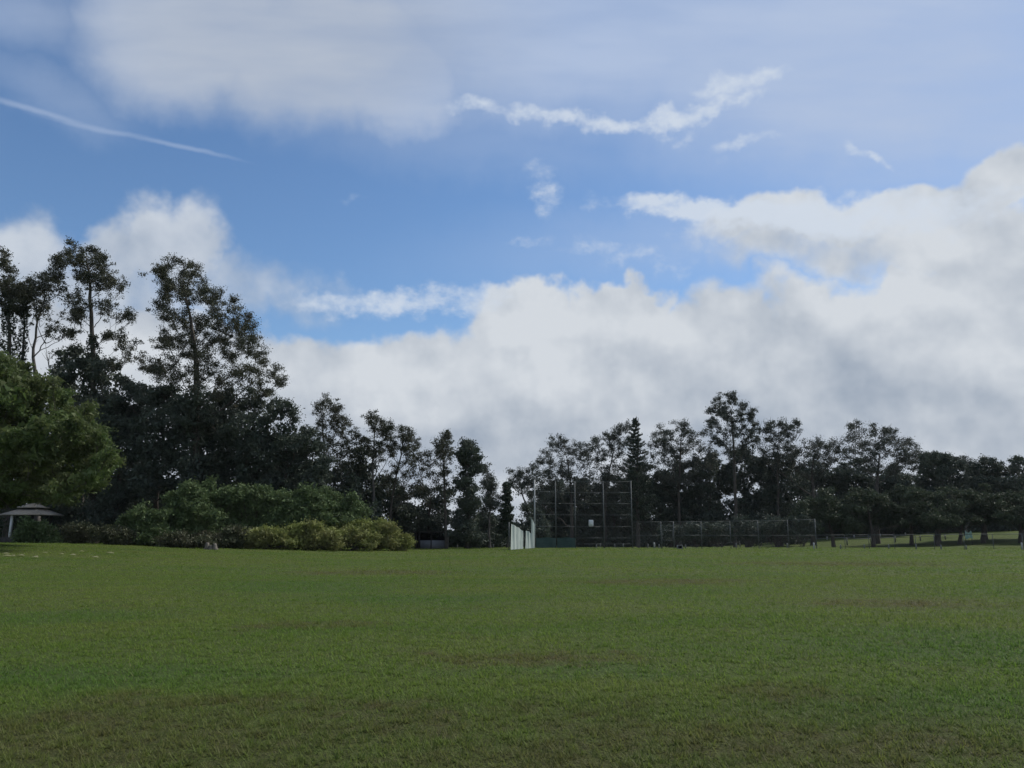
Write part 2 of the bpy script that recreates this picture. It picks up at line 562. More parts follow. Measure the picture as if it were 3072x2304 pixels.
def tree(name, label, cat, Y, base, lobes, seed, mat='euc', bark='bark', style='open', trunk=None, tr=0.25, depth=None,
         leaf=0.21, aspect=0.5, per=46, sigma=0.28, dens=5.0, u=(0.42, 0.72), group=None, ivy=None, twigs=None, droop=0.5, hang=None, rag=(4, 0.55, 0.95)):
    """base: pixel column of the foot; lobes: (px, py, rx[, ry]) foliage masses as photo pixels at distance Y"""
    rng = np.random.default_rng(seed)
    bx, by, bz = on_ground(base, Y)
    root = empty(name, (bx, by, bz), label, cat, group)
    o = np.array([bx, by, bz])
    k = Y / F
    L = []
    if style == 'open':                              # finer leaves, more of them
        leaf, per = leaf * 0.80, per * 1.35
    if style != 'open':
        lobes = broken(lobes, rng, *rag)
        dens = dens * 0.72
    else:
        lobes = broken(lobes, rng, 3, 0.75, 1.45)
        dens = dens * 0.75
    xs = [l[0] for l in lobes]
    half = depth if depth is not None else max(1.0, (max(xs) - min(xs)) * k * 0.40)
    for l in lobes:
        rx = l[2] * k
        rz = (l[3] if len(l) > 3 else l[2]) * k
        dy = rng.uniform(-1, 1) * half
        L.append((np.array(P(l[0], l[1], Y + dy)), rx, rz))
    # trunk
    top = max(c[2] for c, _, _ in L)
    if trunk is None:
        mx = np.mean([c[0] for c, _, _ in L])
        th = bz + (top - bz) * 0.80
        tp = np.array([[bx, by, bz - 0.3], [bx + (mx - bx) * 0.25 + rng.normal() * 0.15, by, bz + (th - bz) * 0.35],
                       [bx + (mx - bx) * 0.7 + rng.normal() * 0.25, by + rng.normal() * 0.3, bz + (th - bz) * 0.7], [mx, by + rng.normal() * 0.3, th]])
    else:
        tp = np.array([P(px, py, Y) for px, py in trunk])
        if len(tp) and tp[0][2] > bz:
            tp = np.vstack([[bx, by, bz - 0.3], tp])
        else:
            tp[0][2] = bz - 0.3
    tt = np.linspace(0, 1, 14)
    seg = np.linspace(0, 1, len(tp))
    tpath = np.stack([np.interp(tt, seg, tp[:, i]) for i in range(3)], 1)
    for _ in range(2):
        tpath[1:-1] = (tpath[:-2] + 2 * tpath[1:-1] + tpath[2:]) / 4
    tpath[1:-1, :2] += rng.normal(size=(12, 2)) * 0.04
    trad = tr * (1 - 0.82 * tt) + tr * 0.5 * np.exp(-tt * 16)
    wood = MB()
    wood.tube(tpath, trad, 7)
    crown = MB()
    cents = []
    spray = []
    # limbs: every leaf mass hangs on the nearest bough that lies lower, the inner ones grow first
    nodes = [(tpath[j], trad[j], j / 13) for j in range(4, 14)]
    L.sort(key=lambda q: math.hypot(q[0][0] - np.interp(q[0][2], tpath[:, 2], tpath[:, 0]), q[0][1] - by))
    for c, rx, rz in L:
        e = c - np.array([0, 0, 0.35 * rz])
        zt = bz + (c[2] - bz) * rng.uniform(*u)
        npz = np.array([q[0] for q in nodes])
        dv = e - npz
        hd = np.hypot(dv[:, 0], dv[:, 1])
        cost = np.linalg.norm(dv, axis=1) + 2.5 * np.maximum(0, 0.75 * hd - dv[:, 2]) + 0.25 * np.abs(npz[:, 2] - zt)
        j = int(np.argmin(cost))
        a, ar, _ = nodes[j]
        dist = np.linalg.norm(e - a)
        mid = a + (e - a) * np.array([0.60, 0.60, 0.40]) + rng.normal(size=3) * 0.06 * dist
        lr = min(ar * 0.72, 0.022 + 0.013 * dist)
        lp = bez(a, mid, e, 8)
        lp[1:-1] += rng.normal(size=(6, 3)) * 0.018 * dist
        lrad = np.linspace(lr, max(0.018, lr * 0.4), 8)
        wood.tube(lp, lrad, 5)
        for jj in (2, 4, 6, 7):
            nodes.append((lp[jj], lrad[jj], 0))
        n = max(3, int(dens * (rx * rz) / (sigma * sigma) * 0.28))
        if style == 'open':
            d = rng.normal(size=(n, 3))
            d[:, 2] = np.abs(d[:, 2]) * 0.9 - 0.45
            d /= np.linalg.norm(d, axis=1)[:, None]
            q = c + d * (rng.uniform(0.15, 1.25, n) ** 0.7)[:, None] * np.array([rx, min(rx, 2.2), rz * 1.25])
        else:
            d = rng.normal(size=(n, 3))
            d[:, 1] -= 0.5 * (d[:, 1] > 0.5)
            d /= np.linalg.norm(d, axis=1)[:, None]
            q = c + d * (rng.uniform(0.3, 1.18, n) ** 0.6)[:, None] * np.array([rx, rx, rz])
        if style != 'open':
            nc = int(2.4 * math.pi * rx * rz / (0.3 * 0.40 ** 2))
            cc = rng.normal(size=(nc, 3))
            cc = cc / np.linalg.norm(cc, axis=1)[:, None] * (rng.uniform(0, 1, nc) ** 0.4)[:, None] * 0.86
            leaves(crown, c + cc * np.array([rx, rx, rz]), 0.40, 0.6, droop, rng)
        if style != 'open':
            cents.append(q)
        else:
            # leaf tufts along the outer half of the bough
            fl = lp[rng.integers(3, 8, max(2, n // 4))]
            cents.append(fl + rng.normal(size=fl.shape) * 0.35)
        nt = len(q) if style == 'open' else max(2, len(q) // 6)
        for p in q[:nt]:
            s = lp[rng.integers(4, 8)]
            mid = (s + p) / 2 + np.array([0, 0, -0.12 * np.linalg.norm(p - s)]) + rng.normal(size=3) * 0.05
            wood.tube(bez(s, mid, p, 3), np.array([0.022, 0.015, 0.008]) * (1 + 0.6 * (Y > 90)), 3)
            if style == 'open':
                # a plume of leaves along the twig, thickest at its tip
                m_ = rng.poisson(per * 1.05)
                t = rng.beta(2.6, 1.1, m_)[:, None] * 1.12
                pl_ = s * (1 - t) ** 2 + 2 * mid * t * (1 - t) + p * t ** 2
                spray.append(pl_ + rng.normal(size=(m_, 3)) * sigma * (0.22 + 0.5 * t) * np.array([1, 1, 0.8]))
    q = np.concatenate(cents)
    n = rng.poisson(per * (1.35 if style == 'open' else 1.35), len(q))
    g = np.repeat(q, n, axis=0)
    sg = np.repeat(sigma * rng.uniform(0.6, 1.3, len(q)), n)[:, None]
    g = g + rng.normal(size=g.shape) * sg * np.array([1, 1, 0.62]) * 0.72
    if spray:
        g = np.concatenate([g] + spray)
    if hang is not None:
        g[:, 2] = np.maximum(g[:, 2], zg(g[:, 0], g[:, 1]) + hang)
    leaves(crown, g, leaf, aspect, droop, rng)
    # bare twigs that stand above the leaves: (px0, py0, px1, py1)
    for t in (twigs or []):
        a = np.array(P(t[0], t[1], Y))
        b = np.array(P(t[2], t[3], Y))
        m = (a + b) / 2 + rng.normal(size=3) * 0.12
        m[0] += (b[0] - a[0]) * 0.2
        wood.tube(bez(a, m, b, 6), np.linspace(0.045, 0.014, 6), 4)
        for _ in range(3):
            s = a + (b - a) * rng.uniform(0.3, 0.8)
            e = s + np.array([rng.normal() * 0.35, rng.normal() * 0.3, rng.uniform(0.4, 1.0)])
            wood.tube(bez(s, (s + e) / 2 + rng.normal(size=3) * 0.08, e, 4), np.linspace(0.024, 0.01, 4), 3)
    wood.build('trunk', M[bark], root, o, True)
    crown.build('crown', M[mat], root, o)
    if ivy:
        iv = MB()
        for (x0, y0, w0, x1, y1, w1) in ivy:
            a = np.array(P(x0, y0, Y))
            b = np.array(P(x1, y1, Y))
            m = int(420 * np.linalg.norm(b - a) * (w0 + w1) * 0.5 * k)
            t = rng.uniform(0, 1, m)[:, None]
            w = (w0 + (w1 - w0) * t) * k
            lump = 1 + 0.28 * np.sin(t * 23 + seed) + 0.2 * np.sin(t * 51)
            an = rng.uniform(0, 2 * math.pi, m)[:, None]
            rr = w * lump * rng.uniform(0.55, 1.05, m)[:, None]
            q2 = a + (b - a) * t + np.hstack([np.cos(an) * rr, np.sin(an) * rr, rng.normal(size=(m, 1)) * 0.1])
            leaves(iv, q2, 0.19, 0.75, 0.6, rng)
        iv.build('ivy', M['ivy'], root, o)
    return root


def bush(name, label, Y, lobes, seed, mat='scrub', group=None, cat='bush', leaf=0.2, aspect=0.5, per=40, sigma=0.33, dens=7.0, droop=0.0):
    """a shrub: leaf masses on short stems that reach the ground"""
    rng = np.random.default_rng(seed)
    k = Y / F
    cx = float(np.mean([l[0] for l in lobes]))
    bx, by, bz = on_ground(cx, Y)
    root = empty(name, (bx, by, bz), label, cat, group)
    o = np.array([bx, by, bz])
    wood, fol = MB(), MB()
    cents = []
    lobes = broken(lobes, rng, 5)
    dens = dens * 0.68
    for l in lobes:
        rx = l[2] * k
        rz = (l[3] if len(l) > 3 else l[2]) * k
        c = np.array(P(l[0], l[1], Y + rng.uniform(-0.5, 0.5) * rx))
        n = max(6, int(dens * rx * rz / (sigma * sigma) * 0.28))
        d = rng.normal(size=(n, 3))
        d /= np.linalg.norm(d, axis=1)[:, None]
        q = c + d * (rng.uniform(0.3, 1.0, n) ** 0.45)[:, None] * np.array([rx, rx * 0.8, rz])
        q[:, 2] = np.maximum(q[:, 2], zg(q[:, 0], q[:, 1]) + 0.12)
        nc = int(3.0 * math.pi * rx * rz / (0.3 * 0.30 ** 2))
        cc = rng.normal(size=(nc, 3))
        cc = c + cc / np.linalg.norm(cc, axis=1)[:, None] * (rng.uniform(0, 1, nc) ** 0.4)[:, None] * 0.8 * np.array([rx, rx * 0.8, rz])
        cc = cc[cc[:, 2] > zg(cc[:, 0], cc[:, 1]) + 0.1]
        leaves(fol, cc, 0.30, 0.6, droop, rng)
        cents.append(q)
        a = np.array([bx, by, bz - 0.1])
        for p in q[:max(3, n // 8)]:
            s = a + (c - a) * rng.uniform(0.0, 0.5)
            wood.tube(bez(s, (s + p) / 2 + rng.normal(size=3) * 0.1, p, 4), np.linspace(0.035, 0.012, 4), 3)
    q = np.concatenate(cents)
    n = rng.poisson(per, len(q))
    g = np.repeat(q, n, axis=0)
    g = g + rng.normal(size=g.shape) * sigma * 0.75 * np.repeat(rng.uniform(0.6, 1.3, len(q)), n)[:, None] * np.array([1, 1, 0.7])
    g[:, 2] = np.maximum(g[:, 2], zg(g[:, 0], g[:, 1]) + 0.04)
    leaves(fol, g, leaf, aspect, droop, rng)
    wood.build('stem', M['bark'], root, o, True)
    fol.build('foliage', M[mat], root, o)
    return root

# ------------------------------------------------------------------ ground
def gpt(px, py):
    """point of the level field seen at a photo pixel"""
    d = ray(px, py)
    t = -EYE / d[2]
    return d[0] * t, d[1] * t


def patch_mask(n, pos, lst, warp):
    acc = None
    pw = n.vmath('ADD', pos, warp)
    for (px, py, rx, ry) in lst:            # centre as pixel, radii in metres
        x, y = gpt(px, py)
        m = n.node('ShaderNodeVectorMath', operation='MULTIPLY_ADD')
        n.t.links.new(pw, m.inputs[0])
        m.inputs[1].default_value = (1 / rx, 1 / ry, 0)
        m.inputs[2].default_value = (-x / rx, -y / ry, 0)
        v = n.smooth(n.vmath('LENGTH', m.outputs[0], out=1), 1.35, 0.35)
        acc = v if acc is None else n.math('MAXIMUM', acc, v)
    return acc


BROWN = [(300, 2230, 2.6, 1.1), (1150, 2160, 1.3, 0.8), (2250, 2230, 2.4, 0.9), (1600, 1985, 1.9, 0.7), (2680, 1810, 3.2, 1.6), (1130, 1718, 4.5, 2.2),
         (1960, 1742, 4.0, 2.0), (2330, 2080, 1.2, 0.5), (950, 1880, 1.5, 0.8), (1680, 2290, 2.0, 0.5), (560, 2120, 1.4, 0.5), (2500, 1690, 7, 4)]
THATCH_SHADE = [(1536, 2320, 9.0, 2.6), (300, 2200, 2.2, 1.6), (2500, 2180, 2.0, 1.5), (1200, 2210, 1.6, 1.2)]     # dull thatch at the near edge, with foreground shade painted into its colour
LUSH = [(250, 2030, 2.2, 0.9), (1720, 2015, 1.6, 0.5), (2880, 1930, 2.5, 2.2), (900, 1760, 4, 3), (1300, 1790, 3, 1.6), (2800, 2120, 1.5, 1.0), (200, 1850, 2.5, 1.5)]


def grass_colour(n, pos):
    flat = n.vmath('MULTIPLY', pos, (1, 1, 0))
    wn = n.node('ShaderNodeVectorMath', operation='SCALE')
    n.t.links.new(n.vmath('SUBTRACT', n.noise(flat, 0.9, 3.0, 0.6, out='Color'), (0.5, 0.5, 0.5)), wn.inputs[0])
    wn.inputs[3].default_value = 2.2
    a = n.noise(flat, 0.16, 3.0, 0.55)
    b = n.noise(n.mapping(flat, (7, 3, 0)), 0.9, 3.0, 0.6)
    c = n.noise(n.mapping(flat, (1, 9, 0)), 4.0, 3.0, 0.7)
    col = n.mix(n.smooth(a, 0.35, 0.65), (0.130, 0.225, 0.032), (0.182, 0.243, 0.046))
    mow = n.noise(n.mapping(flat, (3, 5, 0), scale=(0.10, 0.55, 1)), 1.0, 3.0, 0.6)
    col = n.mix(n.smooth(mow, 0.36, 0.66, 0.0, 0.75), n.mix(0.40, col, (0.165, 0.225, 0.050)), n.mix(0.22, col, (0.070, 0.130, 0.022)))
    lush = n.math('MULTIPLY', patch_mask(n, flat, LUSH, wn.outputs[0]), 0.6)
    col = n.mix(lush, col, (0.098, 0.196, 0.036))
    dry = n.math('ADD', n.math('MULTIPLY', patch_mask(n, flat, BROWN, wn.outputs[0]), 0.52), n.math('MULTIPLY', n.smooth(b, 0.50, 0.74), 0.38))
    dry = n.math('ADD', dry, n.math('MULTIPLY', n.math('SUBTRACT', c, 0.5), 1.3))
    col = n.mix(n.smooth(dry, 0.05, 0.95, 0, 0.9), col, (0.150, 0.128, 0.052))
    th = n.math('ADD', patch_mask(n, flat, THATCH_SHADE, wn.outputs[0]), n.math('MULTIPLY', n.math('SUBTRACT', n.math('ADD', n.math('MULTIPLY', c, 0.5), n.math('MULTIPLY', b, 0.5)), 0.5), 3.2))
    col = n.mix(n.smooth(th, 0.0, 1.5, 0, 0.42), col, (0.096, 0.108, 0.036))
    return col, c


m, n = new_mat('turf')
geo = n.node('ShaderNodeNewGeometry')
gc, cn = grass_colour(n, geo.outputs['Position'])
f1 = n.noise(n.mapping(geo.outputs['Position'], scale=(1, 1, 1)), 34.0, 3.0, 0.65)
f2 = n.noise(geo.outputs['Position'], 9.0, 3.0, 0.6)
gc = n.mix(n.smooth(f1, 0.35, 0.8, 0.0, 0.6), n.mix(0.8, gc, (0.026, 0.024, 0.013)), gc)
d = n.node('ShaderNodeBsdfPrincipled')
n.put(d.inputs['Base Color'], gc)
d.inputs['Roughness'].default_value = 0.9
d.inputs['Specular IOR Level'].default_value = 0.1
d.inputs['Sheen Weight'].default_value = 0.0
d.inputs['Sheen Tint'].default_value = (0.55, 0.65, 0.25, 1)
bp = n.node('ShaderNodeBump')
bp.inputs['Strength'].default_value = 0.9
bp.inputs['Distance'].default_value = 0.05
n.t.links.new(n.math('ADD', f1, n.math('MULTIPLY', f2, 1.2)), bp.inputs['Height'])
n.t.links.new(bp.outputs[0], d.inputs['Normal'])
o_ = n.node('ShaderNodeOutputMaterial')
n.t.links.new(d.outputs[0], o_.inputs[0])
M['turf'] = m

m, n = new_mat('grass_blade')
geo = n.node('ShaderNodeNewGeometry')
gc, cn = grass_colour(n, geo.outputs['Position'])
rnd = geo.outputs['Random Per Island']
gc = n.mix(n.smooth(rnd, 0.82, 1.0, 0.0, 0.55), gc, (0.19, 0.17, 0.085))
gc = n.mix(n.smooth(rnd, 0.45, 0.0, 0.0, 0.5), gc, (0.045, 0.065, 0.018))
d = n.node('ShaderNodeBsdfPrincipled')
n.put(d.inputs['Base Color'], gc)
d.inputs['Roughness'].default_value = 0.55
d.inputs['Specular IOR Level'].default_value = 0.12
t = n.node('ShaderNodeBsdfTranslucent')
n.put(t.inputs[0], gc)
mx = n.node('ShaderNodeMixShader')
mx.inputs[0].default_value = 0.5
n.t.links.new(d.outputs[0], mx.inputs[1])
n.t.links.new(t.outputs[0], mx.inputs[2])
o_ = n.node('ShaderNodeOutputMaterial')
n.t.links.new(mx.outputs[0], o_.inputs[0])
M['blade'] = m

gx = np.concatenate([np.linspace(-4000, -400, 8)[:-1], np.linspace(-400, -70, 12)[:-1], np.linspace(-70, 110, 151), np.linspace(110, 400, 12)[1:], np.linspace(400, 4000, 8)[1:]])
gy = np.concatenate([np.linspace(-2000, -40, 8)[:-1], np.linspace(-40, 0, 15)[:-1], np.linspace(0, 170, 151), np.linspace(170, 600, 14)[1:], np.linspace(600, 6000, 10)[1:]])
X, Yg = np.meshgrid(gx, gy)
Z = zg(X, Yg)
mb = MB()
nx, ny = len(gx), len(gy)
i, j = np.meshgrid(np.arange(ny - 1), np.arange(nx - 1), indexing='ij')
q = (i * nx + j).ravel()
mb.add(np.stack([X.ravel(), Yg.ravel(), Z.ravel()], 1), np.stack([q, q + 1, q + nx + 1, q + nx], 1))
tag(mb.build('ground', M['turf'], smooth=True), kind='structure')

# mown grass: blades over the whole field, finest and thickest near the camera
rng = np.random.default_rng(5)
g = MB()
for (y0, y1, per, ln, wd) in ((4.2, 9, 2100, 0.066, 0.011), (9, 16, 950, 0.060, 0.016), (16, 30, 450, 0.056, 0.020), (30, 55, 110, 0.068, 0.036), (55, 87, 36, 0.08, 0.062)):
    area = 0.0
    hw0, hw1 = y0 * 0.74 + 1.6, y1 * 0.74 + 1.6
    area = (hw0 + hw1) * (y1 - y0)
    k_ = int(area * per)
    yy = np.sqrt(rng.uniform(hw0 ** 2, hw1 ** 2, k_))
    yy = (yy - 1.6) / 0.74
    xx = rng.uniform(-1, 1, k_) * (yy * 0.74 + 1.6)
    # tussocks: half of the blades gather in tufts
    nt = max(1, k_ // 26)
    h_ = int(k_ * 0.6)
    ci = rng.integers(0, nt, h_) * (k_ // nt)
    sp = 0.022 + wd
    xx[:h_] = xx[ci + k_ // nt - 1] + rng.normal(size=h_) * sp
    yy[:h_] = yy[ci + k_ // nt - 1] + rng.normal(size=h_) * sp
    a = rng.uniform(0, 2 * math.pi, k_)
    lean = rng.uniform(0.55, 1.42, k_)
    l_ = ln * rng.uniform(0.45, 1.3, k_)
    l_[:h_] *= 1.25
    b = np.stack([xx, yy, zg(xx, yy) - 0.004], 1)
    sid = np.stack([-np.sin(a), np.cos(a), np.zeros(k_)], 1) * (wd * rng.uniform(0.6, 1.3, k_) / 2)[:, None]
    tip = b + np.stack([np.cos(a) * np.sin(lean), np.sin(a) * np.sin(lean), np.cos(lean)], 1) * l_[:, None]
    g.add(np.stack([b - sid, b + sid, tip], 1).reshape(-1, 3), None, np.arange(k_ * 3).reshape(-1, 3))
tag(g.build('grass', M['blade']), 'short mown grass covering the wide playing field', 'grass', kind='stuff')

# ------------------------------------------------------------------ trees on the left
GL = 'tall trees on the left of the field'
tree('broad_tree', 'bushy bright green broadleaf tree at the left edge, nearest of all trees', 'tree', 46, -40,
     [(-60, 1180, 130, 100), (40, 1165, 90, 62), (120, 1190, 75, 60), (190, 1240, 70, 60), (60, 1260, 110, 80), (250, 1290, 62, 50), (150, 1330, 100, 70),
      (290, 1345, 55, 40), (30, 1380, 110, 80), (230, 1390, 80, 55), (315, 1375, 32, 30), (130, 1440, 90, 46), (0, 1478, 70, 46), (210, 1450, 60, 40),
      (-90, 1350, 130, 110), (-150, 1220, 120, 110), (-80, 1480, 90, 60), (270, 1430, 45, 30), (100, 1482, 60, 24), (170, 1486, 50, 28)],
     11, mat='broad', style='dense', tr=0.42, leaf=0.19, aspect=0.5, per=42, sigma=0.30, dens=6.0, depth=4.0, rag=(7, 0.6, 1.1), trunk=[(-40, 1640), (-35, 1540), (-10, 1400), (20, 1300)])
tree('ivy_clad_tree', 'leafy tree with a thick ivy clad trunk at the left edge of the photo', 'tree', 68, 22,
     [(35, 835, 32), (10, 860, 30), (60, 850, 22), (5, 775, 16, 20), (-25, 800, 40), (50, 880, 22), (-30, 880, 40), (25, 905, 22)],
     12, per=30, trunk=[(25, 1640), (27, 1300), (28, 1000), (25, 860)], tr=0.35, group=GL, ivy=[(26, 1620, 42, 28, 1100, 36), (28, 1100, 33, 24, 880, 13)], leaf=0.24)
tree('ivy_clad_tree', 'slim ivy clad trunk with few leaves, second from the left edge', 'tree', 69, 66,
     [(72, 900, 18, 12), (60, 925, 15, 12), (85, 890, 16, 10)],
     13, trunk=[(66, 1640), (64, 1300), (68, 1050), (74, 920)], tr=0.25, group=GL, ivy=[(64, 1620, 30, 64, 1100, 16), (64, 1100, 14, 75, 922, 10)], leaf=0.24)
tree('eucalyptus_tree', 'slender eucalyptus with pale forking bare stems between the ivy clad trunks', 'tree', 71, 118,
     [(120, 860, 38, 26), (165, 860, 38, 26), (205, 885, 35, 24), (165, 800, 28, 22), (180, 780, 16, 12), (140, 895, 30, 18), (235, 905, 26, 16), (85, 850, 18, 18), (185, 990, 40, 9), (215, 1000, 18, 6),
      (125, 925, 20, 10), (172, 830, 26, 16), (245, 930, 20, 10)],
     14, per=26, bark='bark_pale', trunk=[(112, 1640), (110, 1150), (98, 1060), (112, 960), (140, 880)], tr=0.22, group=GL, u=(.62, .80), leaf=0.24,
     twigs=[(150, 1120, 136, 1030), (136, 1030, 104, 930), (136, 1030, 165, 1010), (104, 1060, 80, 1000), (148, 1110, 148, 1060)])
tree('eucalyptus_tree', 'tall open crowned eucalyptus with tiered leaf layers above an ivy column', 'tree', 70, 285,
     [(225, 748, 26, 16), (250, 765, 30, 18), (280, 768, 28, 16), (208, 765, 14, 12), (258, 795, 34, 20), (303, 782, 16, 10), (225, 790, 20, 12), (292, 826, 24, 14), (330, 828, 24, 14),
      (355, 855, 26, 10), (310, 805, 14, 8), (322, 905, 16, 7), (350, 938, 42, 9), (395, 955, 22, 12), (240, 945, 26, 6), (358, 1008, 13, 6), (316, 1004, 14, 5),
      (395, 1038, 34, 14), (430, 1085, 22, 18), (350, 1082, 30, 12), (452, 1100, 14, 10), (275, 840, 20, 10), (250, 830, 18, 8), (312, 860, 20, 8)],
     15, per=28, trunk=[(282, 1640), (275, 1300), (278, 1010), (272, 900), (268, 820), (258, 770)], tr=0.30, group=GL, ivy=[(275, 1620, 40, 275, 1200, 36), (275, 1200, 34, 278, 1005, 15)],
     leaf=0.21, sigma=0.27, depth=2.2, dens=5.0, u=(.55, .80))
tree('dense_tree', 'dark dense tree wrapped round the ivy column left of centre', 'tree', 71, 240,
     [(212, 1065, 40, 26), (190, 1105, 40, 40), (250, 1110, 60, 50), (310, 1130, 50, 45), (230, 1190, 90, 60), (330, 1200, 60, 50), (370, 1150, 40, 30), (300, 1280, 110, 90), (200, 1320, 110, 90)],
     16, mat='dense', style='dense', group=GL, leaf=0.24, dens=5.0, sigma=0.4)
tree('eucalyptus_tree', 'tallest broad eucalyptus of many upright boughs, pointed top left of its crown', 'tree', 67, 590,
     [(508, 793, 22), (552, 790, 24), (480, 811, 10), (540, 822, 34, 26), (592, 826, 20), (602, 868, 40, 30), (646, 873, 20), (635, 902, 28), (494, 833, 9), (508, 862, 9), (487, 895, 15),
      (478, 923, 13), (508, 938, 18), (704, 923, 20, 24), (653, 955, 34, 28), (612, 945, 30), (545, 960, 24), (736, 981, 34, 28), (754, 960, 14), (508, 1010, 26, 18), (492, 1028, 16, 10),
      (682, 996, 28), (718, 1039, 34, 28), (754, 1025, 18), (790, 1057, 24, 18), (581, 1035, 32), (624, 1070, 32), (537, 1075, 28), (812, 1110, 26, 20), (754, 1105, 36, 28), (707, 1093, 28), (780, 1150, 36, 26),
      (845, 1150, 16, 14), (570, 900, 26), (580, 985, 26), (640, 1020, 26), (550, 1020, 22), (680, 1050, 26), (478, 1085, 20, 20), (600, 1120, 40), (670, 1130, 40), (520, 1130, 36)],
     17, tr=0.40, group=GL, trunk=[(590, 1640), (588, 1300), (592, 1120), (580, 1000), (556, 880)], per=46, leaf=0.19, dens=7.0, sigma=0.30, depth=3.4, u=(.50, .74))
ug = 'dark dense trees under the tall eucalyptus'
dl = [
    (345, [(340, 1290, 80, 90), (330, 1400, 80, 90), (380, 1250, 60, 60), (345, 1500, 70, 80), (300, 1560, 60, 60)], 'dark tree with hanging leaves just right of the bright green tree'),
    (470, [(450, 1190, 70, 40), (480, 1260, 90, 70), (440, 1330, 70, 70), (500, 1390, 80, 80), (430, 1440, 70, 70), (520, 1200, 50, 40)], 'dark leafy tree below the left side of the tallest eucalyptus'),
    (600, [(590, 1210, 80, 60), (620, 1280, 90, 80), (560, 1330, 80, 80), (640, 1390, 90, 80), (590, 1440, 90, 60)], 'dark leafy tree right below the trunk of the tallest eucalyptus'),
    (730, [(690, 1230, 70, 60), (740, 1290, 80, 80), (770, 1220, 50, 40), (720, 1380, 90, 80), (790, 1370, 70, 70), (760, 1450, 80, 60)], 'dark leafy tree below the right side of the tallest eucalyptus'),
    (850, [(830, 1240, 40, 36), (860, 1290, 45, 40), (830, 1340, 60, 60), (880, 1390, 55, 60), (840, 1450, 80, 60), (900, 1330, 26, 22)], 'dark tree stepping down right of the tallest eucalyptus'),
    (930, [(915, 1305, 24, 18), (935, 1340, 34, 26), (905, 1390, 40, 40), (940, 1440, 55, 50), (960, 1390, 30, 24), (920, 1490, 70, 40)], 'small dark tree left of the slim twin topped eucalyptus'),
]
for i_, (b_, lb, lab) in enumerate(dl):
    tree('dense_tree', lab, 'tree', 68 + (i_ % 2), b_, lb, 30 + i_, mat='dense', style='dense', group=ug, leaf=0.2, dens=5.4, sigma=0.42, per=52, tr=0.28, rag=(5, 0.6, 1.15))

gm = 'slim eucalyptus trees between the scrub and the backstop'
tree('eucalyptus_tree', 'slim twin topped eucalyptus standing alone above the scrub', 'tree', 76, 978,
     [(971, 1201, 17, 12), (952, 1212, 9, 10), (1006, 1220, 13, 14), (1010, 1243, 16, 12), (1028, 1255, 10, 12), (966, 1262, 11, 14), (1003, 1275, 14, 10), (1024, 1292, 12, 10), (971, 1310, 13, 14), (987, 1335, 20, 16),
      (1040, 1320, 10, 8), (1061, 1313, 12, 16), (1048, 1350, 22, 18), (1010, 1360, 24, 18), (975, 1365, 18, 14), (1035, 1385, 26, 20)],
     50, per=27, bark='bark_pale', trunk=[(978, 1640), (975, 1400), (968, 1320), (968, 1220)], tr=0.2, group=gm, depth=1.4, leaf=0.2, dens=4.8, sigma=0.26, u=(.6, .8))
tree('eucalyptus_tree', 'slim eucalyptus with bare pale stems and a top leaning left', 'tree', 77, 1118,
     [(1104, 1251, 16, 9), (1131, 1263, 16, 12), (1153, 1274, 16, 14), (1137, 1292, 18, 12), (1160, 1306, 14, 14), (1147, 1332, 15, 12), (1093, 1320, 10, 7), (1160, 1285, 10, 10), (1120, 1345, 16, 10), (1140, 1360, 14, 8)],
     51, per=27, bark='bark_pale', trunk=[(1120, 1640), (1122, 1440), (1118, 1340), (1128, 1270)], tr=0.19, group=gm, depth=1.2, leaf=0.2, dens=4.8, sigma=0.26, u=(.62, .82), twigs=[(1124, 1430, 1150, 1340), (1124, 1440, 1175, 1350)])
tree('eucalyptus_tree', 'eucalyptus with a rounded tip right of the bare stemmed one', 'tree', 78, 1175,
     [(1214, 1287, 14, 9), (1207, 1305, 18, 12), (1228, 1316, 18, 14), (1243, 1332, 14, 12), (1200, 1330, 18, 14), (1186, 1350, 16, 12), (1220, 1362, 22, 12), (1235, 1390, 16, 12), (1195, 1410, 26, 20), (1180, 1440, 26, 18), (1230, 1430, 22, 18), (1210, 1470, 30, 20)],
     52, per=27, trunk=[(1168, 1640), (1172, 1510), (1195, 1400), (1212, 1310)], tr=0.2, group=gm, depth=1.4, leaf=0.2, dens=4.8, sigma=0.26)
tree('eucalyptus_tree', 'dark leafed eucalyptus with a domed tip left of the cone shaped tree', 'tree', 79, 1335,
     [(1329, 1308, 14, 9), (1342, 1327, 18, 12), (1312, 1329, 14, 12), (1293, 1355, 22, 14), (1266, 1372, 20, 12), (1320, 1370, 20, 14), (1351, 1345, 11, 12), (1285, 1395, 26, 14), (1330, 1400, 22, 14), (1265, 1420, 24, 18), (1310, 1440, 26, 20), (1280, 1470, 28, 22)],
     53, per=27, trunk=[(1340, 1640), (1335, 1480), (1330, 1390), (1330, 1320)], tr=0.2, group=gm, depth=1.4, leaf=0.2, dens=5.0, sigma=0.26)
tree('dense_tree', 'cone shaped dark tree right above the low shed', 'tree', 80, 1402,
     [(1400, 1332, 13, 10), (1392, 1352, 20, 14), (1414, 1350, 14, 12), (1396, 1382, 26, 16), (1426, 1376, 12, 10), (1384, 1372, 14, 10), (1400, 1420, 36, 26), (1428, 1410, 16, 14), (1398, 1460, 42, 30), (1405, 1500, 50, 36), (1400, 1550, 62, 40), (1405, 1600, 66, 40)],
     54, mat='dense', style='dense', tr=0.25, depth=1.2, leaf=0.24, dens=5.2, sigma=0.36)
